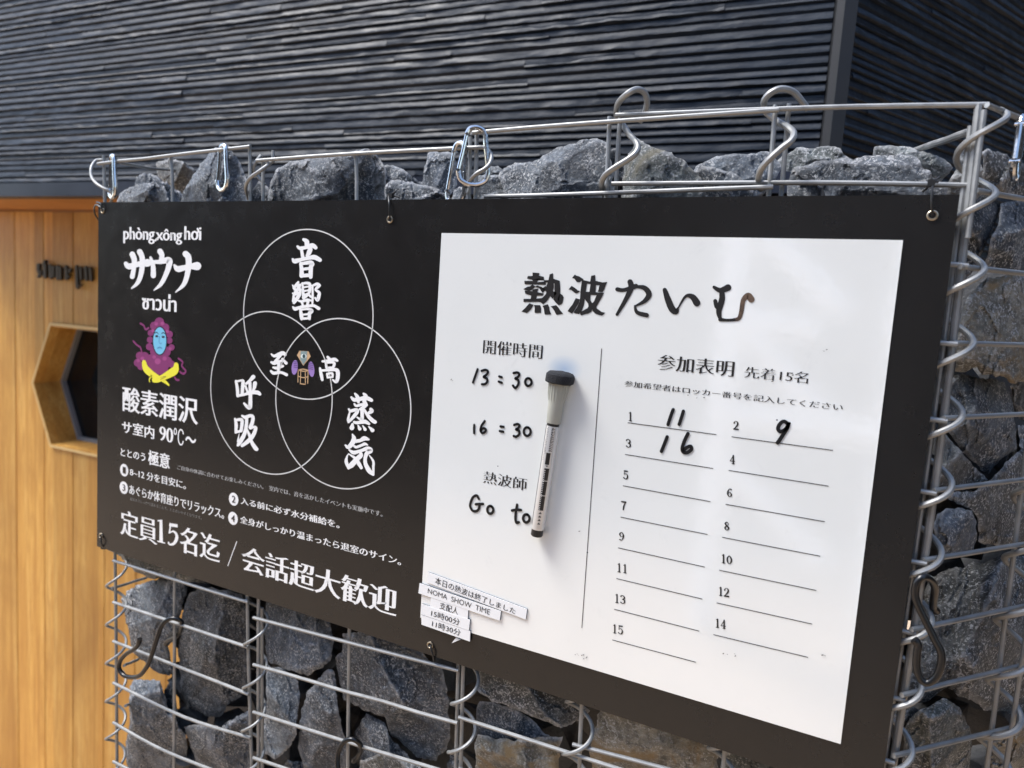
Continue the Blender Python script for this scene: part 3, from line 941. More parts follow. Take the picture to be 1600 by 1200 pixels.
STONES = [
 # top row, left to right
 ([(180, 340), (182, 312), (190, 299), (215, 288), (240, 285), (258, 290), (264, 312), (262, 345)], .045, 'g', 'low mottled stone at the far left end of the top row, above the lettering'),
 ([(208, 300), (213, 276), (222, 270), (240, 272), (265, 290), (290, 306), (290, 340), (225, 340)], .075, 'b', 'small pale stone peeking over the leftmost stone of the top row'),
 ([(243, 254), (262, 247), (284, 252), (303, 263), (312, 300), (285, 312), (262, 290), (246, 276)], .16, 'n', 'dark brown stone set back left of the pointed stone in the top row'),
 ([(275, 345), (278, 320), (290, 288), (315, 255), (332, 232), (355, 227), (370, 243), (380, 262), (390, 290), (396, 345)], .035, 'b', 'pointed grey stone behind the carabiner hanging alone on the lowest top rail'),
 ([(392, 300), (404, 283), (420, 293), (432, 330), (430, 345), (392, 345)], .06, 'd', 'tiny dark stone wedged between the two left posts in the top row'),
 ([(416, 345), (418, 300), (430, 265), (450, 254), (480, 248), (530, 241), (560, 234), (579, 233), (588, 252), (592, 285), (600, 345)], .035, 'g', 'long flat faced grey stone behind the second top rail from the left'),
 ([(575, 240), (588, 238), (602, 262), (606, 345), (590, 345)], .06, 'n', 'narrow brown sided stone right of the long flat grey stone in the top row'),
 ([(597, 300), (597, 262), (605, 258), (625, 261), (650, 278), (668, 290), (660, 320), (605, 325)], .075, 'b', 'pale ridged stone left of the square upright stone in the top row'),
 ([(600, 345), (601, 294), (612, 280), (640, 283), (662, 288), (690, 299), (706, 310), (706, 345)], .035, 'g', 'low brown tinged stone directly above the middle cable tie'),
 ([(658, 300), (662, 270), (668, 238), (700, 236), (712, 246), (716, 290), (700, 310), (680, 305)], .065, 'b', 'square upright bluish stone left of the two hanging carabiners'),
 ([(700, 345), (708, 300), (718, 290), (735, 300), (738, 345)], .05, 'b', 'small sliver of stone directly under the pair of carabiners'),
 ([(740, 345), (741, 276), (790, 272), (797, 290), (802, 345)], .06, 'l', 'plain pale grey stone right of the pair of carabiners'),
 ([(752, 278), (763, 262), (778, 259), (788, 270), (790, 285), (760, 290)], .13, 'l', 'rounded pale stone peeking up behind the carabiners'),
 ([(777, 278), (785, 263), (803, 255), (832, 252), (855, 240), (875, 230), (900, 221), (920, 217), (940, 214), (950, 219), (958, 250), (962, 345), (800, 345), (790, 305)], .035, 'g', 'largest stone of the top row, dark and rough, left of the first wire loop'),
 ([(952, 235), (966, 230), (976, 262), (980, 345), (955, 345)], .07, 'd', 'dark sliver of stone between the pair of posts under the first wire loop'),
 ([(971, 345), (973, 264), (982, 238), (992, 216), (1005, 220), (1020, 230), (1055, 242), (1078, 260), (1098, 280), (1114, 345)], .035, 'v', 'triangular greenish grey stone under the first wire loop'),
 ([(1080, 270), (1088, 260), (1105, 250), (1120, 243), (1155, 242), (1190, 238), (1212, 236), (1222, 262), (1205, 300), (1160, 320), (1110, 320)], .085, 'g', 'dark stone with a chalky white upper edge under the second wire loop'),
 ([(1088, 268), (1098, 258), (1115, 260), (1142, 270), (1168, 286), (1184, 303), (1186, 345), (1098, 345)], .04, 'b', 'low bluish stone with white streaks below the chalky edged stone'),
 ([(1212, 250), (1234, 238), (1247, 231), (1290, 230), (1315, 231), (1325, 246), (1310, 265), (1255, 274), (1222, 268)], .14, 'v', 'flat pale topped stone in front of the corner trim of the dark building'),
 ([(1228, 345), (1230, 285), (1240, 264), (1275, 285), (1300, 345)], .05, 'd', 'blackish stone between the second pair of posts and the broad wedge stone'),
 ([(1236, 263), (1269, 254), (1300, 250), (1334, 247), (1370, 242), (1409, 238), (1428, 244), (1445, 262), (1459, 276), (1478, 290), (1482, 345), (1300, 345), (1285, 292), (1258, 280), (1240, 275)], .03, 'g', 'broad wedge shaped dark stone behind the cable tie at the right top corner'),
 ([(1363, 246), (1365, 229), (1380, 226), (1410, 228), (1440, 237), (1480, 250), (1490, 264), (1470, 285), (1440, 270), (1400, 250)], .10, 'v', 'flat greenish slab under the diagonal brace wire'),
 ([(1470, 300), (1484, 284), (1494, 262), (1503, 235), (1513, 226), (1532, 234), (1540, 300), (1500, 345), (1475, 345)], .045, 'n', 'brown stone behind the corner posts at the top right'),
 # below the sign, left to right
 ([(186, 835), (340, 855), (420, 900), (420, 925), (335, 912), (300, 908), (262, 902), (235, 903), (212, 893), (192, 872)], .035, 'v', 'greenish stone squeezed under the bottom left corner of the sign'),
 ([(187, 936), (198, 922), (215, 911), (240, 904), (265, 898), (297, 906), (292, 930), (282, 962), (283, 980), (271, 1000), (263, 1012), (268, 1030), (272, 1052), (264, 1060), (248, 1055), (225, 1036), (206, 1020), (199, 985), (194, 960)], .04, 'g', 'grey stone behind the black hook at the lower left'),
 ([(281, 990), (283, 960), (292, 930), (310, 915), (345, 921), (378, 928), (390, 960), (391, 1060), (386, 1090), (362, 1102), (345, 1128), (320, 1124), (290, 1110), (280, 1080), (276, 1020)], .035, 'd', 'big dark rounded stone with a thin pale scratch right of the left hook'),
 ([(203, 1070), (212, 1060), (230, 1062), (250, 1062), (257, 1085), (263, 1110), (275, 1120), (280, 1140), (293, 1150), (300, 1230), (200, 1230), (193, 1175), (202, 1130)], .04, 'b', 'tall grey stone at the bottom left corner of the picture'),
 ([(268, 1060), (276, 1100), (282, 1160), (262, 1120), (256, 1080)], .07, 'd', 'dark sliver beside the tall stone at the bottom left'),
 ([(286, 1135), (320, 1130), (345, 1136), (370, 1118), (394, 1108), (398, 1230), (312, 1230), (302, 1180)], .05, 'b', 'blue grey stone under the big dark rounded stone'),
 ([(414, 935), (450, 930), (515, 965), (521, 1000), (519, 1030), (502, 1046), (482, 1056), (442, 1045), (415, 1032), (411, 990)], .035, 'b', 'bluish stone with a chipped corner below the large lettering, between two posts'),
 ([(416, 1037), (441, 1042), (468, 1065), (469, 1090), (463, 1125), (463, 1150), (442, 1182), (430, 1187), (412, 1178), (410, 1150), (416, 1090)], .035, 'l', 'tall pale stone with a ridge below the bluish chipped stone'),
 ([(470, 1110), (480, 1080), (505, 1052), (522, 1046), (526, 1085), (531, 1120), (541, 1160), (546, 1230), (482, 1230), (465, 1170), (467, 1140)], .04, 'g', 'upright grey stone left of the middle hook'),
 ([(521, 1026), (534, 1012), (537, 990), (560, 985), (640, 1005), (692, 1040), (699, 1070), (705, 1110), (709, 1150), (701, 1180), (686, 1195), (656, 1190), (611, 1150), (600, 1121), (560, 1105), (535, 1095), (526, 1060)], .03, 'g', 'large smooth grey stone below the magnet strips'),
 ([(552, 1145), (572, 1113), (600, 1128), (612, 1155), (641, 1182), (652, 1230), (580, 1230), (560, 1180)], .05, 'd', 'blue black stone with pale lines right of the middle hook'),
 ([(556, 1230), (562, 1186), (610, 1176), (652, 1192), (690, 1230)], .035, 'n', 'brownish stone at the bottom edge right of the middle hook'),
 ([(418, 1230), (450, 1188), (478, 1190), (492, 1230)], .06, 'd', 'dark stone at the bottom edge below the pale ridged stone'),
 ([(700, 1195), (712, 1150), (722, 1180), (720, 1230), (700, 1230)], .07, 'd', 'dark stone deep between the posts left of the brown flecked stone'),
 ([(748, 1080), (750, 1040), (790, 1040), (900, 1085), (924, 1110), (910, 1126), (880, 1138), (850, 1128), (800, 1105), (770, 1096)], .04, 'n', 'brown flecked stone tucked directly under the lower edge of the white board'),
 ([(742, 1120), (748, 1092), (775, 1100), (805, 1106), (840, 1129), (853, 1146), (860, 1150), (840, 1162), (800, 1160), (760, 1160), (742, 1150)], .055, 'b', 'bluish stone under the brown flecked stone'),
 ([(741, 1160), (748, 1148), (800, 1158), (850, 1150), (880, 1150), (877, 1175), (868, 1230), (741, 1230)], .035, 'o', 'yellowish grey stone at the bottom edge below the bluish stone'),
 ([(934, 1115), (945, 1095), (990, 1110), (1060, 1130), (1125, 1155), (1130, 1230), (920, 1230), (922, 1160)], .03, 'o', 'light ochre stone at the bottom edge below the sign, right of its single post'),
 ([(1126, 1180), (1132, 1155), (1200, 1170), (1270, 1195), (1290, 1230), (1120, 1230)], .04, 'v', 'mossy grey stone at the bottom edge below the right part of the sign'),
]
for i, (ol, dp, mt, lb) in enumerate(STONES):
    stone(ol, dp, mt, lb, i + 1)
FR3 = (PO, U3, N3)
STONES3 = [
 ([(1533, 238), (1545, 231), (1570, 240), (1590, 252), (1640, 275), (1640, 310), (1580, 308), (1555, 295), (1536, 288)], .03, 'n', 'dark brown stone at the right edge below the top rail'),
 ([(1519, 300), (1545, 300), (1562, 312), (1563, 330), (1551, 360), (1536, 395), (1528, 412), (1505, 445), (1500, 400), (1510, 360)], .03, 'd', 'narrow dark stone right of the upper corner posts'),
 ([(1562, 316), (1600, 308), (1640, 320), (1640, 432), (1590, 432), (1545, 425), (1536, 412), (1549, 375), (1560, 345)], 0.025, 'g', 'slanting dark stone with white bruises at the right edge'),
 ([(1497, 500), (1508, 470), (1520, 450), (1541, 430), (1580, 426), (1640, 425), (1640, 588), (1600, 597), (1577, 596), (1562, 588), (1540, 587), (1525, 576), (1505, 583), (1490, 581), (1494, 520)], .025, 'o', 'big ochre and grey stone at the right edge beside the corner spiral'),
 ([(1475, 600), (1490, 585), (1510, 582), (1540, 590), (1570, 593), (1583, 618), (1586, 650), (1590, 700), (1560, 725), (1545, 745), (1510, 715), (1485, 685), (1468, 665)], 0.035, 'g', 'dark smooth stone below the big ochre stone'),
 ([(1578, 602), (1600, 592), (1640, 585), (1640, 655), (1592, 655), (1584, 630)], .06, 'n', 'brown black stone at the right edge below the ochre stone'),
 ([(1463, 690), (1470, 672), (1490, 690), (1512, 718), (1545, 748), (1520, 764), (1490, 768), (1455, 768)], .03, 'n', 'brown stone with a pale vein left of the dark smooth stone'),
 ([(1548, 748), (1570, 725), (1596, 700), (1592, 660), (1640, 660), (1640, 850), (1560, 858), (1529, 850), (1529, 812), (1516, 795), (1490, 784), (1475, 772), (1520, 768)], .035, 'n', 'brown rough stone at the right edge beside the small blue grey stone'),
 ([(1457, 820), (1463, 803), (1478, 795), (1500, 790), (1518, 798), (1527, 815), (1527, 845), (1520, 866), (1470, 874), (1464, 850)], .02, 'b', 'small blue grey stone with a gold fleck beside the corner posts'),
 ([(1430, 940), (1440, 882), (1500, 870), (1560, 860), (1660, 850), (1665, 965), (1640, 1060), (1610, 1124), (1550, 1115), (1530, 1105), (1500, 1090), (1478, 1080), (1465, 1088), (1440, 1103), (1395, 1115), (1412, 1000)], .03, 'n', 'very large brown grey stone behind the black hook at the right'),
 ([(1395, 1118), (1430, 1104), (1440, 1112), (1415, 1140), (1400, 1135)], .05, 'n', 'small brown stone low beside the corner posts'),
 ([(1408, 1145), (1420, 1122), (1438, 1108), (1475, 1087), (1500, 1106), (1515, 1135), (1521, 1165), (1516, 1205), (1505, 1240), (1405, 1240)], .025, 'v', 'rounded greenish stone at the bottom right below the right hook'),
 ([(1542, 1240), (1548, 1155), (1570, 1143), (1612, 1132), (1640, 1130), (1640, 1240)], .03, 'o', 'ochre stone in the bottom right corner of the picture'),
]
for i, (ol, dp, mt, lb) in enumerate(STONES3):
    stone(ol, dp, mt, lb, i + 101, FR3)
# the uncountable filling behind the front stones, coloured dark to deepen gap shade
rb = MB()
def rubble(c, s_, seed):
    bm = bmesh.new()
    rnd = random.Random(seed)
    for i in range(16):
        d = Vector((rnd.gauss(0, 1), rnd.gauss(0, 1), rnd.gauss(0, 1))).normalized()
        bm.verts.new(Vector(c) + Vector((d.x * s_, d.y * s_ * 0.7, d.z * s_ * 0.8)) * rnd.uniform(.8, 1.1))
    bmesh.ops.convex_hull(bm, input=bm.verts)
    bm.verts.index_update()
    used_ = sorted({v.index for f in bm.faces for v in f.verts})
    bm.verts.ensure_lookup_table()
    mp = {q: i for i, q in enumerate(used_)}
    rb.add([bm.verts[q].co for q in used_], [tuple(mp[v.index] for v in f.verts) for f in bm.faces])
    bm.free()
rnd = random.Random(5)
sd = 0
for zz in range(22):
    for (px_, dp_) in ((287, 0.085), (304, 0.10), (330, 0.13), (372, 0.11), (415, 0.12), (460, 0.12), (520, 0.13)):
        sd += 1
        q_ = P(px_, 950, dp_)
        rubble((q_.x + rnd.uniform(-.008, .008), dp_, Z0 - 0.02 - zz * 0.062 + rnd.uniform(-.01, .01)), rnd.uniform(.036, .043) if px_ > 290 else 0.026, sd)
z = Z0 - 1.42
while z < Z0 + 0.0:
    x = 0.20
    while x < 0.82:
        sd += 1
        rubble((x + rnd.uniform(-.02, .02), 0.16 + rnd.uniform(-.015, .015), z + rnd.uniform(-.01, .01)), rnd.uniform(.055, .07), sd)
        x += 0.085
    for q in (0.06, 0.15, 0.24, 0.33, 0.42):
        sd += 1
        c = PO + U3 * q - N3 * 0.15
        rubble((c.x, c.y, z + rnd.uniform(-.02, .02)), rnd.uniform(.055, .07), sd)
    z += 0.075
tag(rb.build('rubble', rock_mat('rubble_gap_shade', (0.012, 0.013, 0.015), (0.03, 0.032, 0.034), light=0.08), None, smooth=False), 'dark rubble deep inside the wire baskets seen through the gaps', 'rubble', None, 'stuff')

# ------------------------------------------------------------------ the sign board
sign = empty('sign_board', (0.0, 0.0, Z0))
tag(sign, 'wide black sauna sign with white lettering and a white writing panel, tied to cages', 'sign')
SW, SH = 0.9005, 0.4352
bd = MB()
bd.box((0, 0, Z0 - SH), (SW, 0.003, Z0))
board = bd.build('board', M_BLACK, sign, smooth=False)
wl, wr, wt, wbm = P(687, 364).x, P(1411, 376).x, Z0 - 0.0306, P(1311, 1161).z
wl = (wl + P(664, 910).x) / 2
wbd = MB()
wbd.box((wl, -0.0008, wbm), (wr, -0.00002, wt))
white = wbd.build('white_panel', M_WHITE, sign, smooth=False)
YB, YW, YHW = -0.0003, -0.0011, -0.0014

def text_mesh(s):
    c = bpy.data.curves.new('t', 'FONT')
    c.body = s
    c.resolution_u = 4
    o = bpy.data.objects.new('t', c)
    COL.objects.link(o)
    bpy.context.view_layer.update()
    m = bpy.data.meshes.new_from_object(o.evaluated_get(bpy.context.evaluated_depsgraph_get()))
    bpy.data.objects.remove(o)
    bpy.data.curves.remove(c)
    bm = bmesh.new(); bm.from_mesh(m)
    bpy.data.meshes.remove(m)
    bmesh.ops.remove_doubles(bm, verts=bm.verts, dist=1e-5)
    return bm

def lettering(s, tl, br, parent, mat, dx=0.0, dy=0.0, y=YB, quad=None, shear=0.0, rough=0.0, name='lettering', shear2=0.0):
    """flat printed text on the sign plane, filling the rectangle (or quad) given by photo pixels; dx / dy fatten upright / level strokes separately"""
    bm = text_mesh(s)
    off = {}
    for e in bm.edges:
        if len(e.link_faces) != 1: continue
        a, b = e.verts
        d = (b.co - a.co)
        n = Vector((d.y, -d.x, 0))
        if n.length < 1e-9: continue
        n.normalize()
        o3 = e.link_faces[0].calc_center_median()
        if (o3 - a.co).dot(n) > 0: n = -n
        for v in (a, b):
            off.setdefault(v.index, []).append(n)
    bm.verts.ensure_lookup_table()
    for idx, ns in off.items():
        n = sum(ns, Vector())
        if n.length < 1e-6: continue
        n.normalize()
        m = 1.0 / max(0.55, n.dot(ns[0]))
        v = bm.verts[idx]
        v.co.x += n.x * m * dx; v.co.y += n.y * m * dy
        if rough:
            v.co.x += rough * noise.noise((v.co.x * 9, v.co.y * 9, 1)); v.co.y += rough * noise.noise((v.co.x * 9, v.co.y * 9, 5))
        v.co.x += shear * v.co.y
        v.co.y += shear2 * v.co.x
    xs_ = [v.co.x for v in bm.verts]; ys_ = [v.co.y for v in bm.verts]
    x0, x1, y0, y1 = min(xs_), max(xs_), min(ys_), max(ys_)
    if quad:
        q = [P(*p, y) for p in quad]      # tl, tr, br, bl
        def f(a, b): return (q[3].lerp(q[2], a)).lerp(q[0].lerp(q[1], a), b)
    else:
        A, B = P(*tl, y), P(*br, y)
        def f(a, b): return Vector((A.x + (B.x - A.x) * a, y, B.z + (A.z - B.z) * b))
    mb = MB()
    vs = [f((v.co.x - x0) / (x1 - x0), (v.co.y - y0) / (y1 - y0)) for v in bm.verts]
    bm.verts.index_update()
    mb.add(vs, [tuple(v.index for v in fc.verts) for fc in bm.faces])
    bm.free()
    return mb.build(name, mat, parent, smooth=False, recalc=False)

def stroke_pts(pts, r, y, mb, sub_=5, smooth=True):
    """a flat pen stroke through photo pixels; r = half width in metres, one number or one per point"""
    q = [P(*p, y) for p in pts]
    if not isinstance(r, (list, tuple)): r = [r] * len(q)
    if smooth and len(q) > 2:
        qq = [Vector((p.x, r[i], p.z)) for i, p in enumerate(q)]
        qq = smoothpts(qq, sub_)
        r = [max(0.00015, p.y) for p in qq]
        q = [Vector((p.x, y, p.z)) for p in qq]
    N = len(q)
    v, f = [], []
    for i in range(N):
        d = (q[min(N - 1, i + 1)] - q[max(0, i - 1)])
        d = d.normalized() if d.length > 1e-9 else Vector((1, 0, 0))
        n = Vector((-d.z, 0, d.x))
        v += [q[i] + n * r[i], q[i] - n * r[i]]
    for i in range(N - 1):
        f.append((2 * i, 2 * i + 1, 2 * i + 3, 2 * i + 2))
    for e, i in ((-1, 0), (1, N - 1)):
        d = (q[1] - q[0]) if i == 0 else (q[-1] - q[-2])
        d = d.normalized() * e
        n = Vector((-d.z, 0, d.x))
        b = len(v)
        m = 6
        for k_ in range(m + 1):
            a = math.pi * k_ / m
            v.append(q[i] + (n * math.cos(a) + d * math.sin(a)) * r[i])
        f.append(tuple(range(b, b + m + 1)))
    vv = [Vector(p) for p in v]
    mb.add(vv, f)

def crop(x0, y0, s_):
    return lambda x, y: (x0 + x * s_, y0 + y * s_)
def brush(c_, strokes, parent, mat, name='lettering', y=YB, wf=1.0):
    """brush lettering: every stroke a run of (x, y, width) in the crop's pixels, laid flat on the sign"""
    mb = MB()
    for k_, st in enumerate(strokes):
        yy = y - 0.00003 * k_
        q = smoothpts([Vector(p) for p in st], 6) if len(st) > 2 else [Vector(p) for p in st]
        N = len(q)
        pts = []
        L_, R_ = [], []
        for i in range(N):
            d = q[min(N - 1, i + 1)] - q[max(0, i - 1)]
            d = Vector((d.x, d.y)).normalized()
            n = Vector((-d.y, d.x)) * max(4, q[i].z) * 0.5 * wf
            L_.append((q[i].x + n.x, q[i].y + n.y)); R_.append((q[i].x - n.x, q[i].y - n.y))
        v = []
        for a, b in zip(L_, R_): v += [P(*c_(*a), yy), P(*c_(*b), yy)]
        f = [(2 * i, 2 * i + 1, 2 * i + 3, 2 * i + 2) for i in range(N - 1)]
        mb.add(v, f)
        for i in (0, N - 1):
            r_ = max(4, q[i].z) * 0.5 * wf
            mb.add([P(*c_(q[i].x + r_ * math.cos(a * math.pi / 6), q[i].y + r_ * math.sin(a * math.pi / 6)), yy - 0.000012) for a in range(12)], [tuple(range(12))])
    return mb.build(name, mat, parent, smooth=False, recalc=False)

# --- left half: headings
KZ = crop(170, 340, 160 / 1200)
lettering('phòng', (192.7, 354.5), (241.5, 381.5), board, M_INKW, 0.034, 0.004)
lettering('xông', (243.5, 357.5), (284.5, 382.5), board, M_INKW, 0.034, 0.004)
lettering('hoi', (288, 353.5), (314.5, 375.5), board, M_INKW, 0.034, 0.004)
brush(KZ, [[(545, 268, 22), (575, 235, 18)]], board, M_INKW)
brush(KZ, [[(1035, 180, 16), (1052, 160, 22), (1040, 130, 22)]], board, M_INKW)
brush(KZ, [[(200, 540, 50), (240, 572, 70), (350, 545, 62), (455, 530, 90)], [(275, 430, 66), (300, 500, 62), (292, 600, 52), (275, 692, 58)], [(362, 400, 66), (392, 480, 62), (382, 640, 58), (340, 760, 48), (268, 828, 18)],
           [(600, 395, 66), (622, 440, 60), (612, 500, 52)], [(490, 468, 30), (518, 560, 52), (522, 680, 62)], [(505, 520, 40), (600, 518, 52), (700, 500, 78), (705, 560, 66), (672, 660, 56), (610, 780, 46), (530, 850, 14)],
           [(770, 560, 30), (815, 602, 72), (930, 575, 58), (1035, 568, 98)], [(900, 425, 72), (935, 480, 72), (925, 640, 62), (880, 780, 50), (785, 872, 14)]], board, M_INKW)
lettering('ซาวน่า', (222, 456.5), (275.8, 488), board, M_INKW, 0.034, 0.012)
lettering('酸素潤沢', (191.3, 603), (309.5, 664.5), board, M_INKW, 0.028, 0.004)
lettering('サ室内', (190.5, 656.5), (241, 686.5), board, M_INKW, 0.026, 0.008)
lettering('90', (249, 665.5), (270.5, 692.5), board, M_INKW, 0.03, -0.012)
lettering('℃', (271.5, 668), (287, 697), board, M_INKW, 0.01, -0.01)
lettering('～', (289.5, 681), (306.5, 693.5), board, M_INKW, 0.02, 0.03)
lettering('ととのう', (188.5, 700), (227, 721), board, M_INKW, 0.024, 0.012)
lettering('極意', (231.5, 702.5), (265.3, 733.5), board, M_INKW, 0.028, 0.012)
lettering('ご自身の体調に合わせてお楽しみください。', (277, 726.5), (411.5, 764.5), board, M_INKW2, 0.012, -0.014)
lettering('室内では、音を活かしたイベントも実施中です。', (420.5, 758.5), (597.5, 807.5), board, M_INKW2, 0.012, -0.014)
lettering('8~12 分を目安に。', (203, 730.5), (290.5, 765), board, M_INKW, 0.026, 0.0)
lettering('あぐらか体育座りでリラックス。', (202, 756.5), (350, 811.5), board, M_INKW, 0.026, 0.0)
lettering('最後までしっかり温まることで、ととのいやすくなります。', (203, 776.5), (315, 812), board, plain('dim_print', (0.22, 0.22, 0.21), 0.4), 0.0, -0.012)
lettering('入る前に必ず水分補給を。', (376, 776.5), (530.5, 826), board, M_INKW, 0.026, 0.0)
lettering('全身がしっかり温まったら退室のサイン。', (375, 805.5), (626.5, 884), board, M_INKW, 0.026, 0.0)
for (ds, cx_, cy_, rw, rh) in (('1', 194, 734.7, 6.4, 9), ('3', 193.4, 762, 6.4, 9), ('2', 365, 780, 7.4, 9.7), ('4', 364, 810, 7.4, 9.7)):
    m = MB()
    c0 = P(cx_, cy_, YB); rx = (P(cx_ + rw, cy_, YB) - c0).length
    v = [c0 + Vector((rx * math.cos(a * math.pi / 14), 0, rx * math.sin(a * math.pi / 14))) for a in range(28)]
    m.add(v, [tuple(range(28))])
    m.build('number_disc', M_INKW, board, smooth=False)
    sx, sz = rx * 0.36, rx * 0.62
    a = (cx_ - rw * .36, cy_ - rh * .62); b = (cx_ + rw * .36, cy_ + rh * .62)
    lettering(ds, a, b, board, M_BLACK, 0.02 if ds != '1' else 0.0, 0.0, y=YB - 0.0003)
lettering('定員', (188, 795.5), (246, 852), board, M_INKW, 0.030, -0.008)
# the numerals 15 drawn with serifs
m15 = MB()
c4 = crop(180, 690, 0.15)
def poly(mb, pts, y, c_):
    mb.add([P(*c_(*p), y) for p in pts], [tuple(range(len(pts)))])
poly(m15, [(463, 815), (490, 815), (497, 1045), (460, 1035)], YB, c4)
poly(m15, [(440, 818), (464, 815), (464, 830), (442, 832)], YB, c4)
poly(m15, [(438, 1030), (460, 1035), (497, 1045), (520, 1052), (520, 1064), (438, 1043)], YB, c4)
m15.build('lettering', M_INKW, board, smooth=False)
m5 = MB()
poly(m5, [(566, 848), (650, 862), (650, 894), (560, 882)], YB, c4)
poly(m5, [(566, 883), (580, 885), (572, 955), (556, 958)], YB, c4)
stroke_pts([c4(*p) for p in [(566, 950), (605, 935), (636, 965), (640, 1010), (610, 1062), (570, 1072), (556, 1055)]], [.0007, .0011, .0022, .0026, .0018, .0011, .0016], YB - 0.0001, m5)
m5.build('lettering', M_INKW, board, smooth=False)
lettering('名迄', (281, 821), (344, 881), board, M_INKW, 0.032, -0.006)
m = MB(); stroke_pts([(356, 884), (370, 846)], 0.0005, YB, m); m.build('slash', M_INKW, board, smooth=False)
lettering('会話超大歓迎', (377.5, 851.5), (620, 964.5), board, M_INKW, 0.032, -0.008)
K80 = 80 / 1200; K70 = 70 / 1200
brush(crop(440, 365, K80), [[(520, 140, 72), (590, 190, 112), (590, 290, 100)], [(375, 300, 56), (440, 345, 84), (600, 315, 84), (720, 280, 112), (800, 330, 84)], [(470, 400, 70), (500, 570, 80)], [(670, 370, 110), (640, 450, 110), (600, 520, 72)],
   [(265, 600, 56), (310, 645, 112), (450, 612, 84), (620, 575, 84), (770, 555, 112), (900, 620, 90)], [(450, 700, 78), (470, 850, 92), (470, 985, 108)], [(455, 705, 62), (560, 690, 80), (680, 675, 92), (722, 715, 96), (690, 770, 100), (682, 900, 100), (682, 1018, 88)], [(500, 835, 66), (650, 815, 66)], [(490, 985, 84), (650, 975, 84)]], board, M_INKW)
brush(crop(440, 430, K80), [[(390, 165, 56), (340, 240, 80), (280, 300, 46)], [(258, 235, 30), (310, 330, 70)], [(430, 230, 70), (380, 330, 80), (310, 400, 56)], [(258, 420, 34), (310, 445, 74), (400, 410, 56)], [(440, 330, 56), (420, 450, 80), (350, 560, 88), (290, 650, 60)], [(285, 480, 56), (275, 610, 66)],
   [(490, 185, 46), (515, 540, 72)], [(480, 195, 50), (600, 185, 66), (665, 225, 70), (650, 400, 72)], [(520, 285, 42), (640, 262, 42)], [(520, 372, 42), (640, 350, 42)], [(520, 470, 50), (640, 425, 56)], [(510, 540, 56), (590, 490, 56)], [(610, 440, 50), (690, 505, 60)],
   [(720, 250, 50), (830, 205, 70), (890, 240, 66)], [(870, 260, 76), (800, 335, 60), (880, 410, 70), (870, 500, 84), (840, 590, 66), (785, 530, 46)], [(725, 290, 50), (728, 500, 54), (722, 660, 50)], [(400, 600, 46), (480, 612, 60), (600, 580, 70), (690, 595, 46)], [(470, 625, 56), (500, 715, 56)], [(620, 610, 70), (600, 715, 56)],
   [(265, 745, 40), (320, 790, 88), (450, 748, 68), (620, 722, 68), (760, 716, 68), (868, 780, 80)], [(440, 805, 56), (460, 920, 88), (472, 1020, 80)], [(450, 808, 46), (620, 792, 56), (705, 835, 88), (652, 900, 88), (652, 1020, 70)], [(500, 925, 46), (650, 910, 46)], [(490, 1018, 60), (650, 1008, 56)]], board, M_INKW)
brush(crop(355, 580, K70), [[(235, 265, 68), (270, 450, 84), (285, 660, 84)], [(240, 275, 56), (400, 248, 62), (425, 290, 92), (412, 450, 92), (402, 610, 88)], [(290, 655, 72), (420, 632, 70)], [(700, 150, 112), (610, 250, 84), (510, 335, 66)], [(490, 400, 56), (545, 560, 62)], [(610, 310, 80), (615, 560, 84)], [(745, 325, 112), (728, 430, 90), (690, 520, 60)],
   [(420, 635, 66), (560, 595, 82), (700, 565, 104), (820, 575, 108), (875, 615, 80)], [(620, 560, 92), (620, 850, 104), (600, 975, 112), (520, 935, 84), (452, 860, 56)]], board, M_INKW)
brush(crop(355, 640, K70), [[(205, 240, 46), (240, 400, 90), (232, 610, 72)], [(230, 285, 70), (355, 265, 84), (400, 325, 90), (372, 570, 84)], [(240, 598, 72), (370, 575, 70)], [(400, 165, 56), (480, 205, 90), (620, 165, 90), (690, 205, 92), (670, 350, 100), (620, 475, 104)], [(620, 495, 80), (720, 465, 70), (762, 505, 92), (700, 680, 104), (580, 830, 112), (400, 965, 84)],
   [(520, 200, 88), (510, 450, 90), (450, 680, 104), (330, 890, 112), (285, 955, 70)], [(320, 645, 14), (285, 850, 56)], [(530, 530, 46), (600, 700, 80), (660, 880, 92), (755, 1030, 112), (790, 1062, 100)]], board, M_INKW)
brush(crop(530, 606, K80), [[(285, 220, 46), (350, 280, 88), (480, 265, 88), (620, 235, 100), (755, 290, 84)], [(370, 135, 46), (430, 220, 88), (450, 330, 70)], [(570, 135, 46), (620, 200, 100), (580, 320, 80)], [(355, 375, 40), (400, 422, 60), (520, 395, 70), (640, 400, 70)], [(600, 340, 88), (618, 400, 88), (540, 480, 80), (485, 500, 56)], [(530, 480, 80), (538, 600, 82), (530, 740, 82), (470, 722, 56), (420, 690, 36)],
   [(225, 500, 46), (270, 540, 70), (390, 515, 80), (425, 555, 84), (350, 660, 82), (220, 805, 52)], [(250, 560, 36), (212, 720, 60), (217, 795, 50)], [(740, 500, 72), (760, 545, 98), (690, 590, 64)], [(590, 520, 56), (680, 660, 80), (780, 765, 92), (840, 800, 88)], [(350, 800, 56), (400, 818, 70), (530, 805, 80), (610, 795, 96), (700, 845, 60)], [(312, 850, 56), (298, 935, 116)], [(440, 875, 26), (480, 960, 84)], [(550, 885, 26), (608, 975, 76)], [(690, 905, 26), (780, 995, 94)]], board, M_INKW)
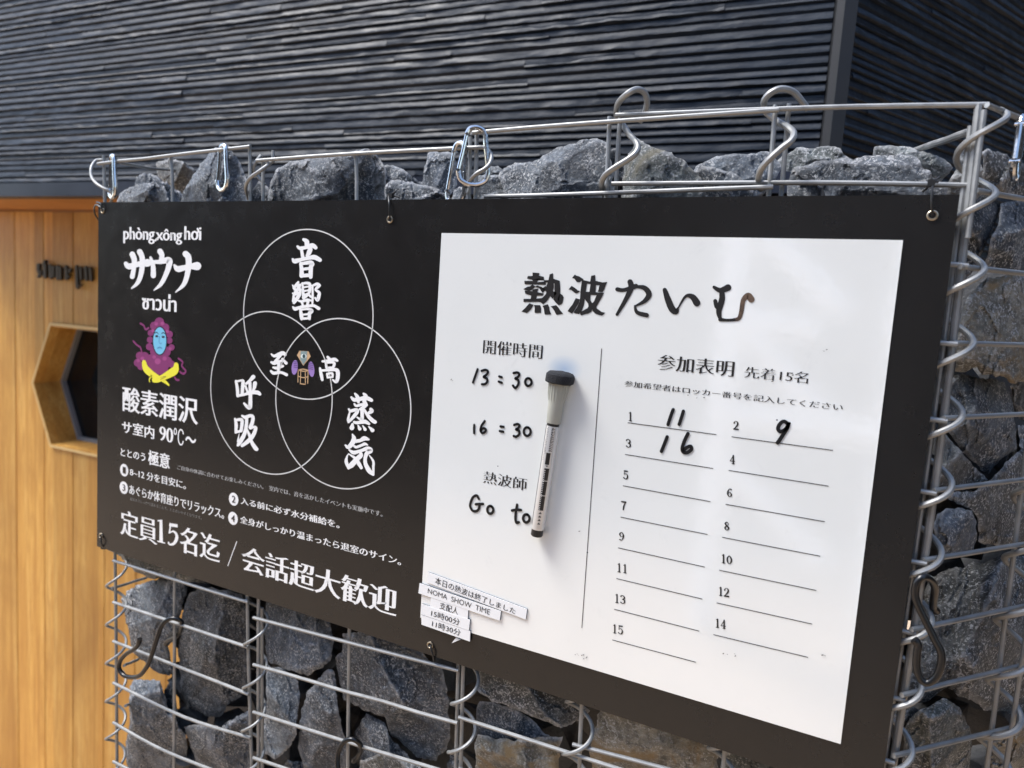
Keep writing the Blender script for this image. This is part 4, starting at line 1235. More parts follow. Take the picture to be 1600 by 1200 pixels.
brush(crop(530, 670, K80), [[(310, 130, 36), (345, 230, 104), (300, 350, 112), (210, 430, 90), (145, 385, 40)], [(400, 290, 84), (500, 270, 80), (590, 225, 108), (690, 250, 46)], [(350, 405, 50), (400, 430, 62), (520, 388, 62), (600, 355, 72), (665, 380, 30)], [(230, 490, 36), (340, 558, 90), (500, 515, 72), (660, 465, 100), (735, 510, 116), (650, 570, 100), (610, 690, 82), (618, 820, 90), (700, 980, 108), (795, 1070, 66)], [(800, 1080, 50), (800, 900, 58), (798, 760, 56), (705, 620, 22)],
   [(505, 570, 72), (500, 630, 108), (400, 725, 112), (290, 850, 128), (215, 915, 66)], [(220, 920, 66), (165, 775, 80), (180, 660, 46), (220, 580, 18)], [(230, 592, 28), (380, 695, 70), (450, 800, 92), (518, 915, 72)]], board, M_INKW)
K16 = crop(400, 530, 0.1)
brush(K16, [[(240, 232, 24), (290, 262, 46), (410, 218, 64), (455, 240, 50)], [(400, 230, 40), (300, 350, 50)], [(240, 360, 34), (290, 372, 60), (400, 335, 34)], [(410, 305, 30), (470, 375, 50)], [(358, 350, 50), (350, 520, 50)], [(270, 440, 30), (320, 450, 46), (420, 420, 40)], [(235, 498, 36), (280, 530, 52), (390, 520, 40), (478, 556, 48)]], board, M_INKW)
brush(K16, [[(1120, 278, 40), (1155, 322, 54)], [(1040, 345, 36), (1110, 338, 42), (1220, 315, 52), (1268, 335, 40)], [(1092, 365, 38), (1102, 445, 40)], [(1092, 368, 34), (1205, 362, 40), (1222, 395, 44), (1200, 450, 40)], [(1100, 448, 34), (1210, 440, 34)], [(1000, 455, 36), (1020, 560, 52), (1035, 635, 42)], [(1010, 490, 40), (1150, 482, 40), (1265, 485, 60), (1278, 590, 60), (1252, 665, 50), (1200, 635, 26)], [(1112, 540, 34), (1120, 600, 34)], [(1112, 542, 30), (1190, 534, 36), (1196, 590, 34)], [(1120, 600, 28), (1195, 592, 28)]], board, M_INKW)
# three thin overlapping rings
for l_, r_, t_, b_ in ((381, 583.6, 358.5, 625), (329.5, 520, 487, 742), (431, 643, 498, 765)):
    # image extremes of a circle give its centre and radius on the board
    z1 = P((l_ + r_) / 2, t_).z; z0_ = P((l_ + r_) / 2 + 4, b_).z
    x0_ = P(l_, (t_ + b_) / 2).x; x1_ = P(r_, (t_ + b_) / 2).x
    c0 = Vector(((x0_ + x1_) / 2, YB - 0.00015, (z0_ + z1) / 2)); rx, rz = (x1_ - x0_) / 2, (z1 - z0_) / 2
    m = MB(); n = 120; hw = 0.00062
    v = []
    for i in range(n):
        a = 2 * math.pi * i / n
        for s_ in (-hw, hw):
            v.append(c0 + Vector(((rx + s_) * math.cos(a), 0, (rz + s_) * math.sin(a))))
    m.add(v, [(2 * i, 2 * ((i + 1) % n), 2 * ((i + 1) % n) + 1, 2 * i + 1) for i in range(n)])
    m.build('ring_line', plain('ring_print', (0.62, 0.62, 0.60), 0.4), board, smooth=False)
# generic printed pictures: a cross-legged figure in a magenta cloud, and a small faceted emblem
c2_ = crop(190, 480, 130 / 1200)
pic = MB()
def disc(mb, c_, x, y, rx, ry, Y, mi=0, n=22, rot=0.0):
    v = []
    for i in range(n):
        a = 2 * math.pi * i / n
        ex, ey = rx * math.cos(a), ry * math.sin(a)
        v.append(P(*c_(x + ex * math.cos(rot) - ey * math.sin(rot), y + ex * math.sin(rot) + ey * math.cos(rot)), Y))
    mb.add(v, [tuple(range(n))[::-1]], mi)
def bst(mb, pts, w_, Y, mi, c_=None, unit=130 / 1200):
    b = len(mb.f)
    ws = w_ if isinstance(w_, list) else [w_] * len(pts)
    stroke_pts([c_(*p) for p in pts], [x * unit * 0.00045 * 1.0 for x in ws], Y, mb)
    for i in range(b, len(mb.f)): mb.m[i] = mi
Y1, Y2, Y3, Y4 = YB, YB - 0.00012, YB - 0.00024, YB - 0.00036
rnd = random.Random(3)
for (x, y, r_) in ((545, 220, 70), (470, 270, 60), (625, 300, 65), (420, 370, 45), (690, 390, 50), (410, 470, 45), (690, 480, 45), (400, 570, 50), (720, 580, 45), (470, 640, 60), (640, 640, 70), (550, 700, 110), (260, 700, 55), (330, 720, 70), (230, 800, 55), (280, 850, 55), (440, 790, 110), (560, 850, 120), (650, 790, 80), (720, 820, 50), (400, 850, 80)):
    disc(pic, c2_, x, y, r_, r_ * 1.05, Y1 - rnd.random() * 0.00008, 0)
for pts in ([(270, 235), (320, 265), (345, 320), (390, 300)], [(170, 490), (215, 540), (270, 580), (290, 650)], [(820, 740), (880, 790), (870, 850), (925, 920), (890, 960), (840, 930)], [(760, 1000), (790, 1045), (825, 1050)]):
    bst(pic, pts, 26, Y1, 0, c2_)
for (x, y, r_) in ((500, 240, 26), (590, 235, 28), (450, 340, 22), (660, 350, 24), (300, 740, 28), (240, 770, 24), (520, 780, 44), (620, 740, 30), (470, 720, 26), (700, 600, 22)):
    disc(pic, c2_, x, y, r_, r_, Y2, 1)
disc(pic, c2_, 550, 485, 108, 212, Y2, 4)
disc(pic, c2_, 550, 485, 94, 196, Y3, 2)
bst(pic, [(475, 375), (505, 360), (530, 385)], 9, Y4, 4, c2_); bst(pic, [(575, 380), (600, 365), (628, 385)], 9, Y4, 4, c2_)
disc(pic, c2_, 505, 418, 22, 15, Y4, 4); disc(pic, c2_, 600, 428, 22, 15, Y4, 4)
bst(pic, [(545, 420), (540, 500), (560, 525), (575, 515)], 8, Y4, 5, c2_)
bst(pic, [(520, 590), (550, 578), (580, 592)], 16, Y4, 5, c2_)
bst(pic, [(325, 808), (345, 880), (410, 945), (500, 1000), (590, 1050), (640, 1085), (680, 1122)], [84, 100, 92, 66, 50, 40, 24], Y3, 3, c2_)
bst(pic, [(788, 845), (775, 905), (700, 955), (600, 1010), (520, 1045), (462, 1048)], [84, 104, 96, 76, 70, 62], Y4, 3, c2_)
bst(pic, [(430, 990), (400, 1040), (405, 1075)], [22, 20, 16], Y3, 3, c2_)
bst(pic, [(560, 1010), (640, 1000), (560, 1040)], 4, Y4 - 0.0001, 4, c2_)
pic.build('printed_figure', [plain('magenta_print', (0.20, 0.028, 0.13), 0.4), plain('pale_magenta_print', (0.33, 0.06, 0.21), 0.4), plain('sky_blue_print', (0.17, 0.50, 0.70), 0.4), plain('yellow_print', (0.78, 0.72, 0.05), 0.4), plain('violet_black_print', (0.02, 0.01, 0.03), 0.4), plain('mid_blue_print', (0.08, 0.25, 0.45), 0.4)], board, smooth=False, recalc=False)
em = MB()
c3_ = crop(400, 530, 0.1)
def pl(pts, Y, mi): em.add([P(*c3_(*p), Y) for p in pts], [tuple(range(len(pts)))[::-1]], mi)
pl([(680, 180), (820, 190), (855, 270), (740, 415), (640, 250)], Y1, 0)
pl([(700, 185), (800, 190), (790, 320), (740, 400), (690, 320)], Y2, 1)
disc(em, c3_, 745, 265, 46, 36, Y3, 2); disc(em, c3_, 748, 265, 22, 32, Y4, 3)
disc(em, c3_, 605, 440, 48, 115, Y1, 4, rot=0.1); disc(em, c3_, 865, 470, 46, 120, Y1, 4, rot=-0.1)
for i in range(4):
    bst(em, [(590, 350 + i * 28), (650, 360 + i * 28)], 8, Y2, 5, c3_, 0.1); bst(em, [(825, 370 + i * 30), (890, 380 + i * 30)], 8, Y2, 5, c3_, 0.1)
for pts in ([(660, 480), (740, 468), (815, 490), (740, 500), (660, 480)], [(655, 575), (735, 600), (815, 585)], [(660, 480), (655, 670)], [(700, 495), (692, 695)], [(770, 495), (772, 700)], [(815, 490), (808, 690)], [(690, 695), (772, 705)]):
    bst(em, pts, 11, Y1, 0, c3_, 0.1)
em.build('printed_emblem', [plain('tan_print', (0.55, 0.36, 0.20), 0.4), plain('grey_green_print', (0.22, 0.30, 0.30), 0.4), plain('pale_print', (0.65, 0.72, 0.70), 0.4), plain('dark_teal_print', (0.02, 0.06, 0.07), 0.4), plain('lilac_print', (0.30, 0.19, 0.47), 0.4), plain('dark_violet_print', (0.10, 0.05, 0.18), 0.4)], board, smooth=False, recalc=False)

# --- right half: the white panel's print
for ch, a, b in (('熱', (819, 425), (879.5, 493.5)), ('波', (890, 428), (945.5, 495.5))):
    lettering(ch, a, b, white, M_INKB, 0.036, 0.008, YW, rough=0.045)
brush(crop(660, 350, 0.25), [[(1218, 408, 26), (1262, 412, 24), (1335, 388, 30)], [(1298, 362, 34), (1304, 398, 36), (1272, 470, 28), (1216, 566, 18)], [(1330, 392, 14), (1385, 398, 30), (1416, 438, 36), (1388, 482, 26), (1332, 512, 12)], [(1328, 512, 12), (1342, 552, 24), (1402, 570, 28)]], white, M_INKB, y=YW)
cT = crop(1000, 350, 0.3125)
brush(cT, [[(124, 330, 22), (140, 378, 32), (160, 424, 34), (180, 438, 28), (190, 420, 10)], [(192, 418, 8), (228, 362, 14), (262, 364, 28), (284, 394, 36)]], white, M_INKB, y=YW)
brush(cT, [[(370, 316, 16), (402, 332, 26), (440, 318, 34)], [(408, 330, 24), (410, 376, 30), (394, 436, 28), (402, 476, 16)], [(376, 385, 20), (386, 416, 22), (408, 404, 16)], [(400, 478, 18), (440, 481, 14), (470, 479, 16)]], white, M_INKB, y=YW)
brush(cT, [[(468, 479, 16), (494, 472, 20), (506, 440, 22), (516, 382, 24), (540, 358, 30), (556, 376, 34)]], white, M_WORN, y=YW)
lettering('開催時間', (755.5, 530.5), (847, 561), white, M_INKB, 0.014, -0.020, YW)
lettering('熱波師', (755.5, 735.5), (822.5, 767), white, M_INKB, 0.014, -0.020, YW)
lettering('参加表明', (1028, 553.5), (1146, 589), white, M_INKB, 0.020, -0.016, YW)
lettering('先着15名', (1164, 572.5), (1262, 599.5), white, M_INKB, 0.010, -0.018, YW)
lettering('参加希望者はロッカー番号を記入してください', (976, 594.5), (1316.5, 642), white, M_INKB, 0.014, -0.014, YW)
LINES = {1: (981, 660.5, 1119, 679), 3: (977, 710, 1114, 732), 5: (973.6, 759, 1109.6, 783.7), 7: (970, 808, 1105, 835), 9: (966, 856, 1101, 886), 11: (963.5, 904, 1097, 936), 13: (960, 952, 1092, 986), 15: (957, 1000, 1087, 1034.7),
         2: (1143.5, 682.5, 1301, 703.6), 4: (1139, 735, 1294, 759.5), 6: (1134, 788, 1288, 815), 8: (1129, 839.6, 1281, 869), 10: (1124, 891, 1275, 922.5), 12: (1120, 942, 1268.5, 975), 14: (1115, 991.7, 1262, 1027)}
NUMS = {1: (985, 651), 3: (981.8, 692.6), 5: (977.7, 742), 7: (974.5, 790), 9: (971, 838), 11: (972, 888), 13: (968.5, 936), 15: (965, 983.5), 2: (1150, 664.7), 4: (1144.4, 718), 6: (1140, 770), 8: (1135.7, 822), 10: (1135, 874), 12: (1130.7, 925), 14: (1125.6, 974.7)}
rl = MB()
for kx, (a, b, c_, d_) in LINES.items():
    stroke_pts([(a, b), (c_, d_)], 0.00028, YW, rl)
stroke_pts([(940, 545), (909, 981)], 0.00028, YW, rl)
rl.build('ruled_lines', M_INKB, white, smooth=False)
def digit(mb, d, px, py, h, wd, y):
    """serif numerals as thick-and-thin strokes inside a box of h x wd pixels"""
    def pt(u_, v_): return (px + (u_ - .5) * wd, py + (v_ - .5) * h + (u_ - .5) * wd * 0.14)
    T, t = 0.00058, 0.00026
    S = {'1': [([(.5, .02), (.5, .98)], T), ([(.22, .98), (.78, .98)], t), ([(.25, .10), (.5, .03)], t)],
         '2': [([(.15, .25), (.3, .05), (.6, .02), (.82, .2), (.7, .5), (.12, .95)], [T, t, t, T, T, t]), ([(.1, .95), (.88, .95)], T)],
         '3': [([(.15, .16), (.45, .02), (.8, .2), (.7, .42), (.42, .48)], [T, t, T, T, t]), ([(.42, .48), (.8, .58), (.82, .82), (.5, .98), (.14, .86)], [t, T, T, t, T])],
         '4': [([(.66, .02), (.66, .98)], T), ([(.66, .04), (.08, .70)], t), ([(.06, .70), (.94, .70)], t), ([(.42, .98), (.88, .98)], t)],
         '5': [([(.25, .05), (.82, .05)], T), ([(.25, .05), (.2, .46)], t), ([(.2, .45), (.6, .36), (.84, .62), (.7, .92), (.4, .98), (.14, .86)], [t, t, T, T, t, T])],
         '6': [([(.78, .1), (.5, .04), (.2, .35), (.16, .7), (.45, .97), (.82, .75), (.6, .45), (.2, .6)], [T, t, T, T, t, T, t, t])],
         '7': [([(.12, .06), (.88, .06)], T), ([(.88, .06), (.55, .5), (.42, .98)], [t, T, T])],
         '8': [([(.5, .02), (.2, .22), (.5, .47), (.85, .72), (.5, .98), (.14, .74), (.5, .47), (.8, .22), (.5, .02)], [t, T, T, T, t, T, t, t, t])],
         '9': [([(.22, .9), (.5, .96), (.8, .65), (.84, .3), (.55, .03), (.18, .25), (.4, .55), (.8, .4)], [T, t, T, T, t, T, t, t])],
         '0': [([(.5, .02), (.16, .3), (.16, .7), (.5, .98), (.84, .7), (.84, .3), (.5, .02)], [t, T, T, t, T, T, t])]}
    for pts, ww in S[d]:
        stroke_pts([pt(*p) for p in pts], ww, y, mb, smooth=len(pts) > 2)
for kx, (a, b) in NUMS.items():
    m = MB()
    s_ = str(kx)
    for i, ch in enumerate(s_):
        digit(m, ch, a + (i - (len(s_) - 1) / 2) * 9.0, b + (i - (len(s_) - 1) / 2) * 1.5, 13.2, 8.4, YW)
    m.build('row_number', M_INKB, white, smooth=False)
# handwriting in black marker
def hand(strokes, c_, r_, name='handwriting'):
    m = MB()
    for s_ in strokes:
        stroke_pts([c_(*p) for p in s_], r_, YHW - 0.00002 * len(m.f) / 50, m)
    return m.build(name, M_PEN, white, smooth=False)
def ell(x, y, rx, ry, n=10): return [(x + rx * math.cos(2 * math.pi * i / n - 1.2), y + ry * math.sin(2 * math.pi * i / n - 1.2)) for i in range(n + 1)]
ca = crop(660, 350, 0.25)
hand([[(345, 908), (332, 945), (316, 990)], [(370, 918), (395, 912), (410, 922), (400, 942), (382, 956), (402, 965), (405, 985), (392, 1000), (372, 1002)], [(480, 953), (496, 958)], [(477, 985), (496, 992)],
      [(570, 932), (592, 928), (606, 938), (598, 955), (580, 966), (598, 975), (600, 998), (588, 1020), (578, 1024), (566, 1010)], ell(662, 988, 20, 24)], ca, 0.00115)
cb_ = crop(660, 650, 1 / 3)
hand([[(243, 42), (242, 60), (242, 80)], [(292, 24), (277, 46), (272, 66), (280, 80), (294, 74), (297, 62), (284, 58), (274, 68)], [(366, 49), (381, 51)], [(363, 71), (379, 74)],
      [(430, 42), (446, 38), (456, 45), (448, 58), (438, 63), (453, 70), (453, 86), (440, 97), (428, 94)], ell(491, 73, 16, 20)], cb_, 0.00115)
hand([[(264, 388), (255, 373), (238, 380), (226, 405), (224, 425), (236, 444), (252, 446), (264, 436), (268, 412)], [(250, 414), (284, 412)], ell(318, 440, 14, 18)], cb_, 0.00125)
hand([[(444, 416), (438, 450), (436, 480), (440, 500), (452, 498)], [(420, 443), (440, 440), (462, 441)], ell(487, 480, 15, 19)], cb_, 0.00125)
cc = crop(1000, 350, 0.3125)
hand([[(166, 928), (152, 965), (140, 1003)], [(217, 936), (208, 965), (196, 1002)]], cc, 0.00135)
hand([[(742, 1002), (720, 987), (700, 1000), (690, 1022), (700, 1038), (722, 1030), (738, 1012), (745, 990), (735, 1022), (708, 1065), (688, 1094)]], cc, 0.0014)
hand([[(136, 1064), (122, 1100), (107, 1137)], [(240, 1048), (222, 1085), (211, 1120), (216, 1140), (236, 1143), (256, 1128), (254, 1112), (236, 1116), (220, 1130)]], cc, 0.0014)
sk = MB()
rnd = random.Random(9)
for (x, y, n, sp_) in ((907, 1023, 5, 4), (912, 1028, 4, 3), (1140, 1023, 5, 8), (1285, 1024, 3, 6), (1290, 548, 2, 4), (1238, 583, 3, 5), (905, 830, 1, 1), (700, 590, 2, 5), (1092, 620, 3, 12), (1205, 600, 2, 10)):
    for i in range(n):
        a = (x + rnd.gauss(0, sp_), y + rnd.gauss(0, sp_ * .4))
        stroke_pts([a, (a[0] + rnd.uniform(0.6, 2.2), a[1] + rnd.uniform(-1, 1))], rnd.uniform(0.00015, 0.0004), YHW - 0.0001, sk)
sk.build('ink_specks', plain('faded_ink', (0.10, 0.10, 0.10), 0.5), white, smooth=False)
# grommets
for (px, py) in ((160, 329), (609, 343), (1457, 336.5), (157.5, 837), (672, 1008), (1338, 1236)):
    m = MB()
    c0 = P(px, py, -0.0006)
    m.tube([c0 + Vector((0.0028 * math.cos(a * math.pi / 9), 0, 0.0028 * math.sin(a * math.pi / 9))) for a in range(18)], 0.0008, 8, closed=True)
    v = [c0 + Vector((0.0023 * math.cos(a * math.pi / 9), 0.0003, 0.0023 * math.sin(a * math.pi / 9))) for a in range(18)]
    m.add(v, [tuple(range(18))], 1)
    m.build('grommet', [M_GROM, M_DARK], sign, smooth=True)

# ------------------------------------------------------------------ marker pen with felt eraser
pen = empty('marker_pen', tuple(P(838, 838, -0.008)))
tag(pen, 'slim silver whiteboard marker with grey cap and black felt eraser stuck to the white panel', 'marker pen')
pr_ = (P(852, 661, -0.009) - P(872, 663, -0.009)).length / 2 * 0.97
yp = -0.0009 - pr_ - 0.0008
A_, B_ = P(838.5, 837, yp), P(875, 590, yp)
ax = (B_ - A_).normalized(); L = (B_ - A_).length
tb = (P(862, 661, yp) - A_).length      # cap seam
m = MB(); m.lathe(A_, ax, [(0.0, pr_ * .82), (0.0008, pr_ * .92), (L * 0.045, pr_ * .93), (L * 0.047, pr_ * .8)]); m.build('end_plug', M_INKB, pen)
k = NM('printed_silver_sleeve').set(Metallic=0.35, Roughness=0.22, Base_Color=(0.62, 0.63, 0.63, 1))
m = MB(); m.lathe(A_, ax, [(L * 0.046, pr_ * .97), (L * 0.05, pr_), (tb - 0.002, pr_)], n=40); body = m.build('barrel', k.m, pen)
m = MB(); m.lathe(A_, ax, [(tb - 0.0019, pr_ * .93), (tb, pr_ * .93), (tb + 0.0001, pr_ * .9)]); m.build('seam_ring', M_INKB, pen)
cr = pr_ * 1.04
cp = MB()
prof = [(tb + 0.0004, cr * 1.0), (tb + 0.001, cr * 1.03), (tb + (L - tb) * .42, cr * 1.10), (tb + (L - tb) * .62, cr * 1.32), (L * 0.972, cr * 1.45)]
cp.lathe(A_, ax, prof, n=32)
k = NM('grey_cap_plastic').set(Roughness=0.42, Base_Color=(0.34, 0.35, 0.31, 1))
cp.build('cap', k.m, pen)
ri = MB()
ux = ax.cross(Vector((0, -1, 0))).normalized(); uy = ax.cross(ux).normalized()
if uy.y > 0: uy = -uy
for i in range(9):
    a = (i - 4) * 0.3
    d = (ux * math.sin(a) + uy * math.cos(a))
    ri.tube([A_ + ax * (tb + (L - tb) * .50) + d * (cr * 1.15), A_ + ax * (tb + (L - tb) * .64) + d * (cr * 1.34), A_ + ax * (L * 0.97) + d * (cr * 1.455)], 0.00045, 6)
ri.build('grip_rib', k.m, pen)
fe = MB()
n = 26
prf = []
fr = cr * 1.45 * 1.38
prf = [(L * 0.965, fr * .88), (L * 0.972, fr), (L * 1.0, fr * 1.03), (L * 1.018, fr * 1.0), (L * 1.03, fr * .85), (L * 1.036, fr * .5)]
fe.lathe(A_, ax, prf, n=40)
k = NM('black_felt').set(Roughness=0.95, Base_Color=(0.012, 0.013, 0.016, 1))
v = k.coords(); k.bump(k.noise(v, 700, 4, 0.7), 1.0, 0.0012)
fo = fe.build('felt_eraser', k.m, pen)
for vt in fo.data.vertices:
    d = noise.noise(vt.co * 400) * 0.0005 + noise.noise(vt.co * 1200) * 0.0003
    vt.co += vt.co.normalized() * 0 + Vector((d, d * .6, d))
lb = MB()
def patch(t0, t1, a0, a1, rr=1.012, mi=0):
    v, f = [], []
    na = max(2, int(abs(a1 - a0) / 0.15) + 1)
    for i in range(2):
        t_ = (t0, t1)[i] * (tb - L * .05) + L * .05
        for j in range(na):
            a = a0 + (a1 - a0) * j / (na - 1)
            d = ux * math.sin(a) + uy * math.cos(a)
            v.append(A_ + ax * t_ + d * (pr_ * rr))
    for j in range(na - 1): f.append((j, j + 1, na + j + 1, na + j))
    lb.add(v, f, mi)
sgn = 1 if ux.x > 0 else -1
def pt_(t0, t1, a0, a1, **kw): patch(t0, t1, sgn * a0, sgn * a1, **kw)
pt_(0.625, 0.735, 0.02, 0.66)
pt_(0.475, 0.59, 0.06, 0.80); pt_(0.335, 0.468, 0.06, 0.80); pt_(0.19, 0.328, 0.06, 0.80)
for i in range(4):
    t0 = 0.055 + i * 0.034
    for q in range(3): pt_(t0 + q * 0.007, t0 + q * 0.007 + 0.006, 0.42 - 0.22 * (1 - q / 2.4), 0.42 + 0.22 * (1 - q / 2.4))
for q in range(3): pt_(0.600 + q * 0.006, 0.605 + q * 0.006, 0.36 - 0.2 * q / 2, 0.36 + 0.2 * q / 2)
rnd = random.Random(21)
for row, a_ in enumerate((0.72, 0.52, 0.36)):
    t_ = 0.75
    while t_ < 0.965:
        w_ = rnd.uniform(0.006, 0.014); pt_(t_, t_ + w_, a_ - 0.06, a_ + 0.06 + rnd.uniform(-.03, .02)); t_ += w_ + rnd.uniform(0.003, 0.008)
for row, a_ in enumerate((-0.42, -0.22)):
    t_ = 0.66 + row * .06
    while t_ < 0.96:
        w_ = rnd.uniform(0.004, 0.012); pt_(t_, t_ + w_, a_ - 0.04, a_ + 0.03); t_ += w_ + rnd.uniform(0.004, 0.01)
pt_(0.03, 0.98, -1.55, -0.80)
for i in range(22): pt_(0.20 + i * 0.0175, 0.205 + i * 0.0175, 0.10, 0.26, rr=1.022, mi=1)
lb.build('printed_label', [M_INKB, M_INKW], pen, smooth=True, recalc=False)

# ------------------------------------------------------------------ magnet strips
cm = crop(645, 880, 0.125)
M_MAG = plain('magnet_white', (0.78, 0.78, 0.77), 0.35)
M_MAGE = plain('magnet_edge', (0.03, 0.032, 0.036), 0.5)
MAGS = [
 ([(190, 112), (1428, 575), (1410, 705), (175, 240)], '本日の熱波は終了しました', [(285, 168), (1288, 570), (1278, 640), (275, 258)], 'longest white magnet strip, topmost of the stack, reading 本日の熱波は終了しました', 0),
 ([(85, 250), (1102, 600), (1085, 720), (70, 375)], 'NOMA  SHOW  TIME', [(192, 312), (968, 580), (958, 645), (185, 372)], 'white magnet strip reading NOMA SHOW TIME, second from the top', 1),
 ([(225, 430), (692, 585), (685, 703), (215, 543)], '支配人', [(342, 482), (572, 562), (562, 645), (330, 568)], 'shortest white magnet strip, reading 支配人, in the middle of the stack', 2),
 ([(110, 510), (715, 708), (700, 842), (95, 636)], '15時00分', [(235, 582), (592, 700), (582, 782), (225, 660)], 'white magnet strip reading 15時00分, second from the bottom', 3),
 ([(105, 645), (718, 850), (712, 980), (108, 767)], '11時30分', [(245, 712), (602, 832), (592, 912), (236, 792)], 'white magnet strip reading 11時30分, lowest of the stack', 4),
]
for q, s_, tq, lb_, i in MAGS:
    y0 = -0.0009 if i < 1 else -0.0010 - 0.0
    front = y0 - 0.0014 - 0.00018 * (i % 2)
    pts = [P(*cm(*p), front) for p in q]
    m = MB()
    e = empty('magnet_strip', tuple((pts[0] + pts[2]) / 2 + Vector((0, 0, 0))))
    tag(e, lb_, 'magnet', 'magnet strips at the lower left of the white panel')
    bk_ = [p + Vector((0, 0.00045, 0)) for p in pts]
    m.add(pts + bk_, [(3, 2, 1, 0), (0, 1, 5, 4), (1, 2, 6, 5), (2, 3, 7, 6), (3, 0, 4, 7)], 0)
    m.build('white_face', M_MAG, e, smooth=False)
    m = MB()
    pb_ = [Vector((p.x, y0 if i < 1 else y0, p.z)) for p in pts]
    m.add(bk_ + pb_, [(0, 1, 5, 4), (1, 2, 6, 5), (2, 3, 7, 6), (3, 0, 4, 7), (4, 5, 6, 7)], 0)
    m.build('magnet_backing', M_MAGE, e, smooth=False)
    lettering(s_, None, None, e, M_INKB, 0.006 if i != 1 else -0.004, -0.004, front - 0.00025, quad=[cm(*p) for p in tq])
m = MB()
tri = [(485, 1000), (540, 930), (596, 955)]
pts = [P(*cm(*p), -0.0008) for p in tri]
m.add(pts + [p + Vector((0, 0.0006, 0)) for p in pts], [(2, 1, 0), (3, 4, 5), (0, 1, 4, 3), (1, 2, 5, 4), (2, 0, 3, 5)])
tag(m.build('paper_scrap', M_MAG, None, smooth=False), 'tiny white torn scrap on the black edge under the lowest magnet strip', 'scrap')

# ------------------------------------------------------------------ cable ties
def tie(paths, label, knot=None, tails=()):
    m = MB()
    for pts, ys in paths:
        q = smoothpts([P(*p, y_) for p, y_ in zip(pts, ys)], 6)
        m.tube(q, 0.0009, 7)
    if knot:
        kp = P(*knot[0], knot[1])
        m.box(tuple(kp - Vector((.0022, .002, .0022))), tuple(kp + Vector((.0022, .002, .0022))))
    for a, b, ya, yb in tails:
        m.tube(smoothpts([P(*a, ya), P((a[0] + b[0]) / 2 + 1, (a[1] + b[1]) / 2, (ya + yb) / 2), P(*b, yb)], 4), 0.0009, 6)
    o = m.build('cable_tie', M_TIE, None)
    tag(o, label, 'cable tie', 'black cable ties holding the sign')
tie([([(161, 329), (156, 323), (150, 320), (147, 327), (149, 336), (155, 345)], [-.0012, -.003, .001, .006, .012, .02]), ([(160, 328), (157, 318), (151, 316)], [-.001, -.002, .006])], 'black cable tie through the eyelet at the top left corner of the sign')
tie([([(609, 343), (608.5, 330), (608, 316), (607, 305)], [-.0014, -.0030, -.0026, .004])], 'black cable tie at the top edge between lettering and white panel', ((611, 306), 0.004), [((605, 306), (618, 300), .004, .004), ((610, 306), (624, 308), .006, .008)])
tie([([(1457, 336), (1456, 322), (1456, 306), (1457, 290), (1456, 280)], [-.0014, -.0030, -.0030, -.001, .004])], 'black cable tie over the rail at the top right corner of the sign', ((1455, 286), 0.000), [((1455, 284), (1468, 277), .001, .004), ((1452, 286), (1455, 272), .001, .002), ((1450, 292), (1442, 299), .003, .008), ((1458, 284), (1466, 284), .001, .002)])
tie([([(157.5, 837), (158, 846), (160, 853), (164, 858)], [-.0014, -.003, -.001, .006])], 'black cable tie at the lower left corner of the sign', ((161, 855), 0.003), [((160, 855), (154, 852), .003, .004)])
tie([([(672, 1008), (674, 1016), (677, 1027), (678, 1034)], [-.0014, -.003, -.002, .006])], 'black cable tie under the lowest magnet strip at the bottom edge')

# ------------------------------------------------------------------ carabiners
def carabiner(px, py, y, length, width, yaw, label, r_=0.0027, tilt=0.0):
    p0 = P(px, py, y)
    e = empty('carabiner', tuple(p0))
    tag(e, label, 'carabiner', 'steel carabiners hung on the top rails')
    M = Matrix.Translation(p0) @ Matrix.Rotation(yaw, 4, 'Z') @ Matrix.Rotation(tilt, 4, 'Y')
    w2 = width / 2; l_ = length
    prof = [(0.0, 0), (w2 * .42, -l_ * .035), (w2 * .60, -l_ * .12), (w2 * .70, -l_ * .30), (w2 * .92, -l_ * .62), (w2, -l_ * .78), (w2 * .82, -l_ * .92), (w2 * .35, -l_ * .99), (0, -l_),
            (-w2 * .35, -l_ * .99), (-w2 * .82, -l_ * .92), (-w2, -l_ * .78)]
    prof2 = [(-w2 * .60, -l_ * .13), (-w2 * .42, -l_ * .035), (0, 0)]
    body_ = smoothpts([M @ Vector((x, 0, z)) for x, z in prof2 + prof[1:]], 5)
    m = MB(); m.tube(body_, r_, 10); m.build('body', M_STEEL, e)
    m = MB(); m.tube([M @ Vector((-w2 * .61, 0, -l_ * .15)), M @ Vector((-w2 * .78, 0, -l_ * .45)), M @ Vector((-w2 * .97, 0, -l_ * .75))], r_ * .82, 10); m.build('gate', M_STEEL, e)
    m = MB()
    mm_ = MB()
    mm_.lathe(M @ Vector((-w2 * .60, -r_ * 1.25, -l_ * .14)), M.to_3x3() @ Vector((0, 1, 0)), [(0, r_ * .55), (r_ * 2.5, r_ * .55)], 10)
    m.lathe(M @ Vector((-w2, -r_ * 1.2, -l_ * .78)), M.to_3x3() @ Vector((0, 1, 0)), [(0, r_ * .5), (r_ * 2.4, r_ * .5)], 10)
    m.build('rivet', M_STEEL, e); mm_.build('rivet', M_STEEL, e)
carabiner(176, 243, 0.006, 0.050, 0.024, R(-20), 'leftmost steel carabiner, at the end post of the lowest rail', 0.0024)
carabiner(349, 227, 0.006, 0.048, 0.024, R(-18), 'steel carabiner hanging alone halfway along the lowest rail', 0.0024)
carabiner(719, 223, 0.004, 0.055, 0.022, R(-14), 'left and lower steel carabiner of the pair at the middle post', 0.0023, 0.05)
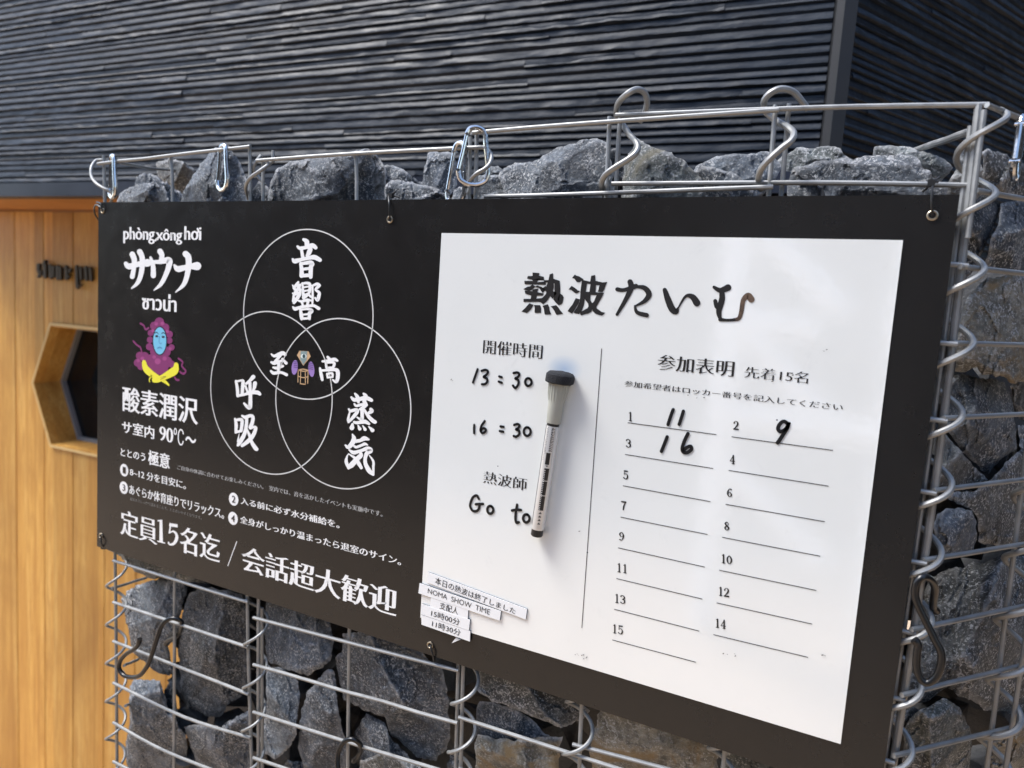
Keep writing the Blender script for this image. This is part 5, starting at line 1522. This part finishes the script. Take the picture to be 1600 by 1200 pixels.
carabiner(745, 199, 0.002, 0.050, 0.027, R(30), 'right and higher steel carabiner of the pair, open wide to the view', 0.0023, 0.02)
pq = Q(1600, 187)
carabiner(1597, 184, pq.y, 0.040, 0.022, R(78), 'steel carabiner at the far right edge, on the rail round the corner', 0.0026)

# ------------------------------------------------------------------ black S hooks
def hook(pts, ys, r_, label):
    q = smoothpts([P(*p, y_) for p, y_ in zip(pts, ys)], 6)
    m = MB()
    n = len(q)
    rs = [r_ * (1.14 if (i < 5 or i > n - 6) else 1.0) for i in range(n)]
    m.tube(q, rs, 12)
    rs2 = [(0, r_ * .2)]
    o = m.build('hook', M_HOOK, None)
    tag(o, label, 'hook', 'black S hooks on the cage wires')
ch = crop(160, 860, 400 / 1412)
hk = [(205, 488), (198, 518), (175, 545), (130, 572), (97, 612), (93, 655), (120, 690), (165, 700), (205, 690), (240, 650), (268, 590), (300, 490), (328, 415), (365, 380), (405, 376), (436, 396), (432, 440), (402, 480), (362, 498), (350, 518)]
hook([ch(*p) for p in hk], [-.010] * 11 + [-.008, -.005, -.002, .001, .006, .012, .017, .020, .022], 0.0027, 'black S hook at the lower left, its open loop hanging left')
ch2 = crop(380, 920, 0.25)
hook([ch2(*p) for p in [(690, 1075), (712, 1055), (735, 1015), (732, 975), (690, 942), (640, 950), (602, 1000), (590, 1060), (592, 1120), (610, 1200), (640, 1290), (650, 1360), (610, 1400), (560, 1380), (550, 1320)]], [.018, .016, .012, .004, -.002, -.004, -.006, -.008, -.010, -.010, -.010, -.010, -.010, -.010, -.010], 0.0026, 'black S hook at the bottom edge, only its upper loop in view')
ch3 = crop(1360, 800, 1 / 3)
hook([ch3(*p) for p in [(310, 464), (294, 442), (298, 400), (302, 355), (285, 320), (250, 304), (220, 328), (209, 380), (220, 430), (258, 510), (300, 595), (330, 655), (331, 710), (311, 768), (270, 800), (236, 784), (217, 730), (219, 662), (224, 622), (204, 598)]],
     [.026, .022, .014, .008, .002, -.004, -.006, -.006, -.006, -.006, -.006, -.006, -.006, -.006, -.006, -.006, -.006, -.006, -.006, -.006], 0.0026, 'black S hook at the lower right beside the corner of the sign')

for o in list(bpy.data.objects):
    if '_base' in o: del o['_base']
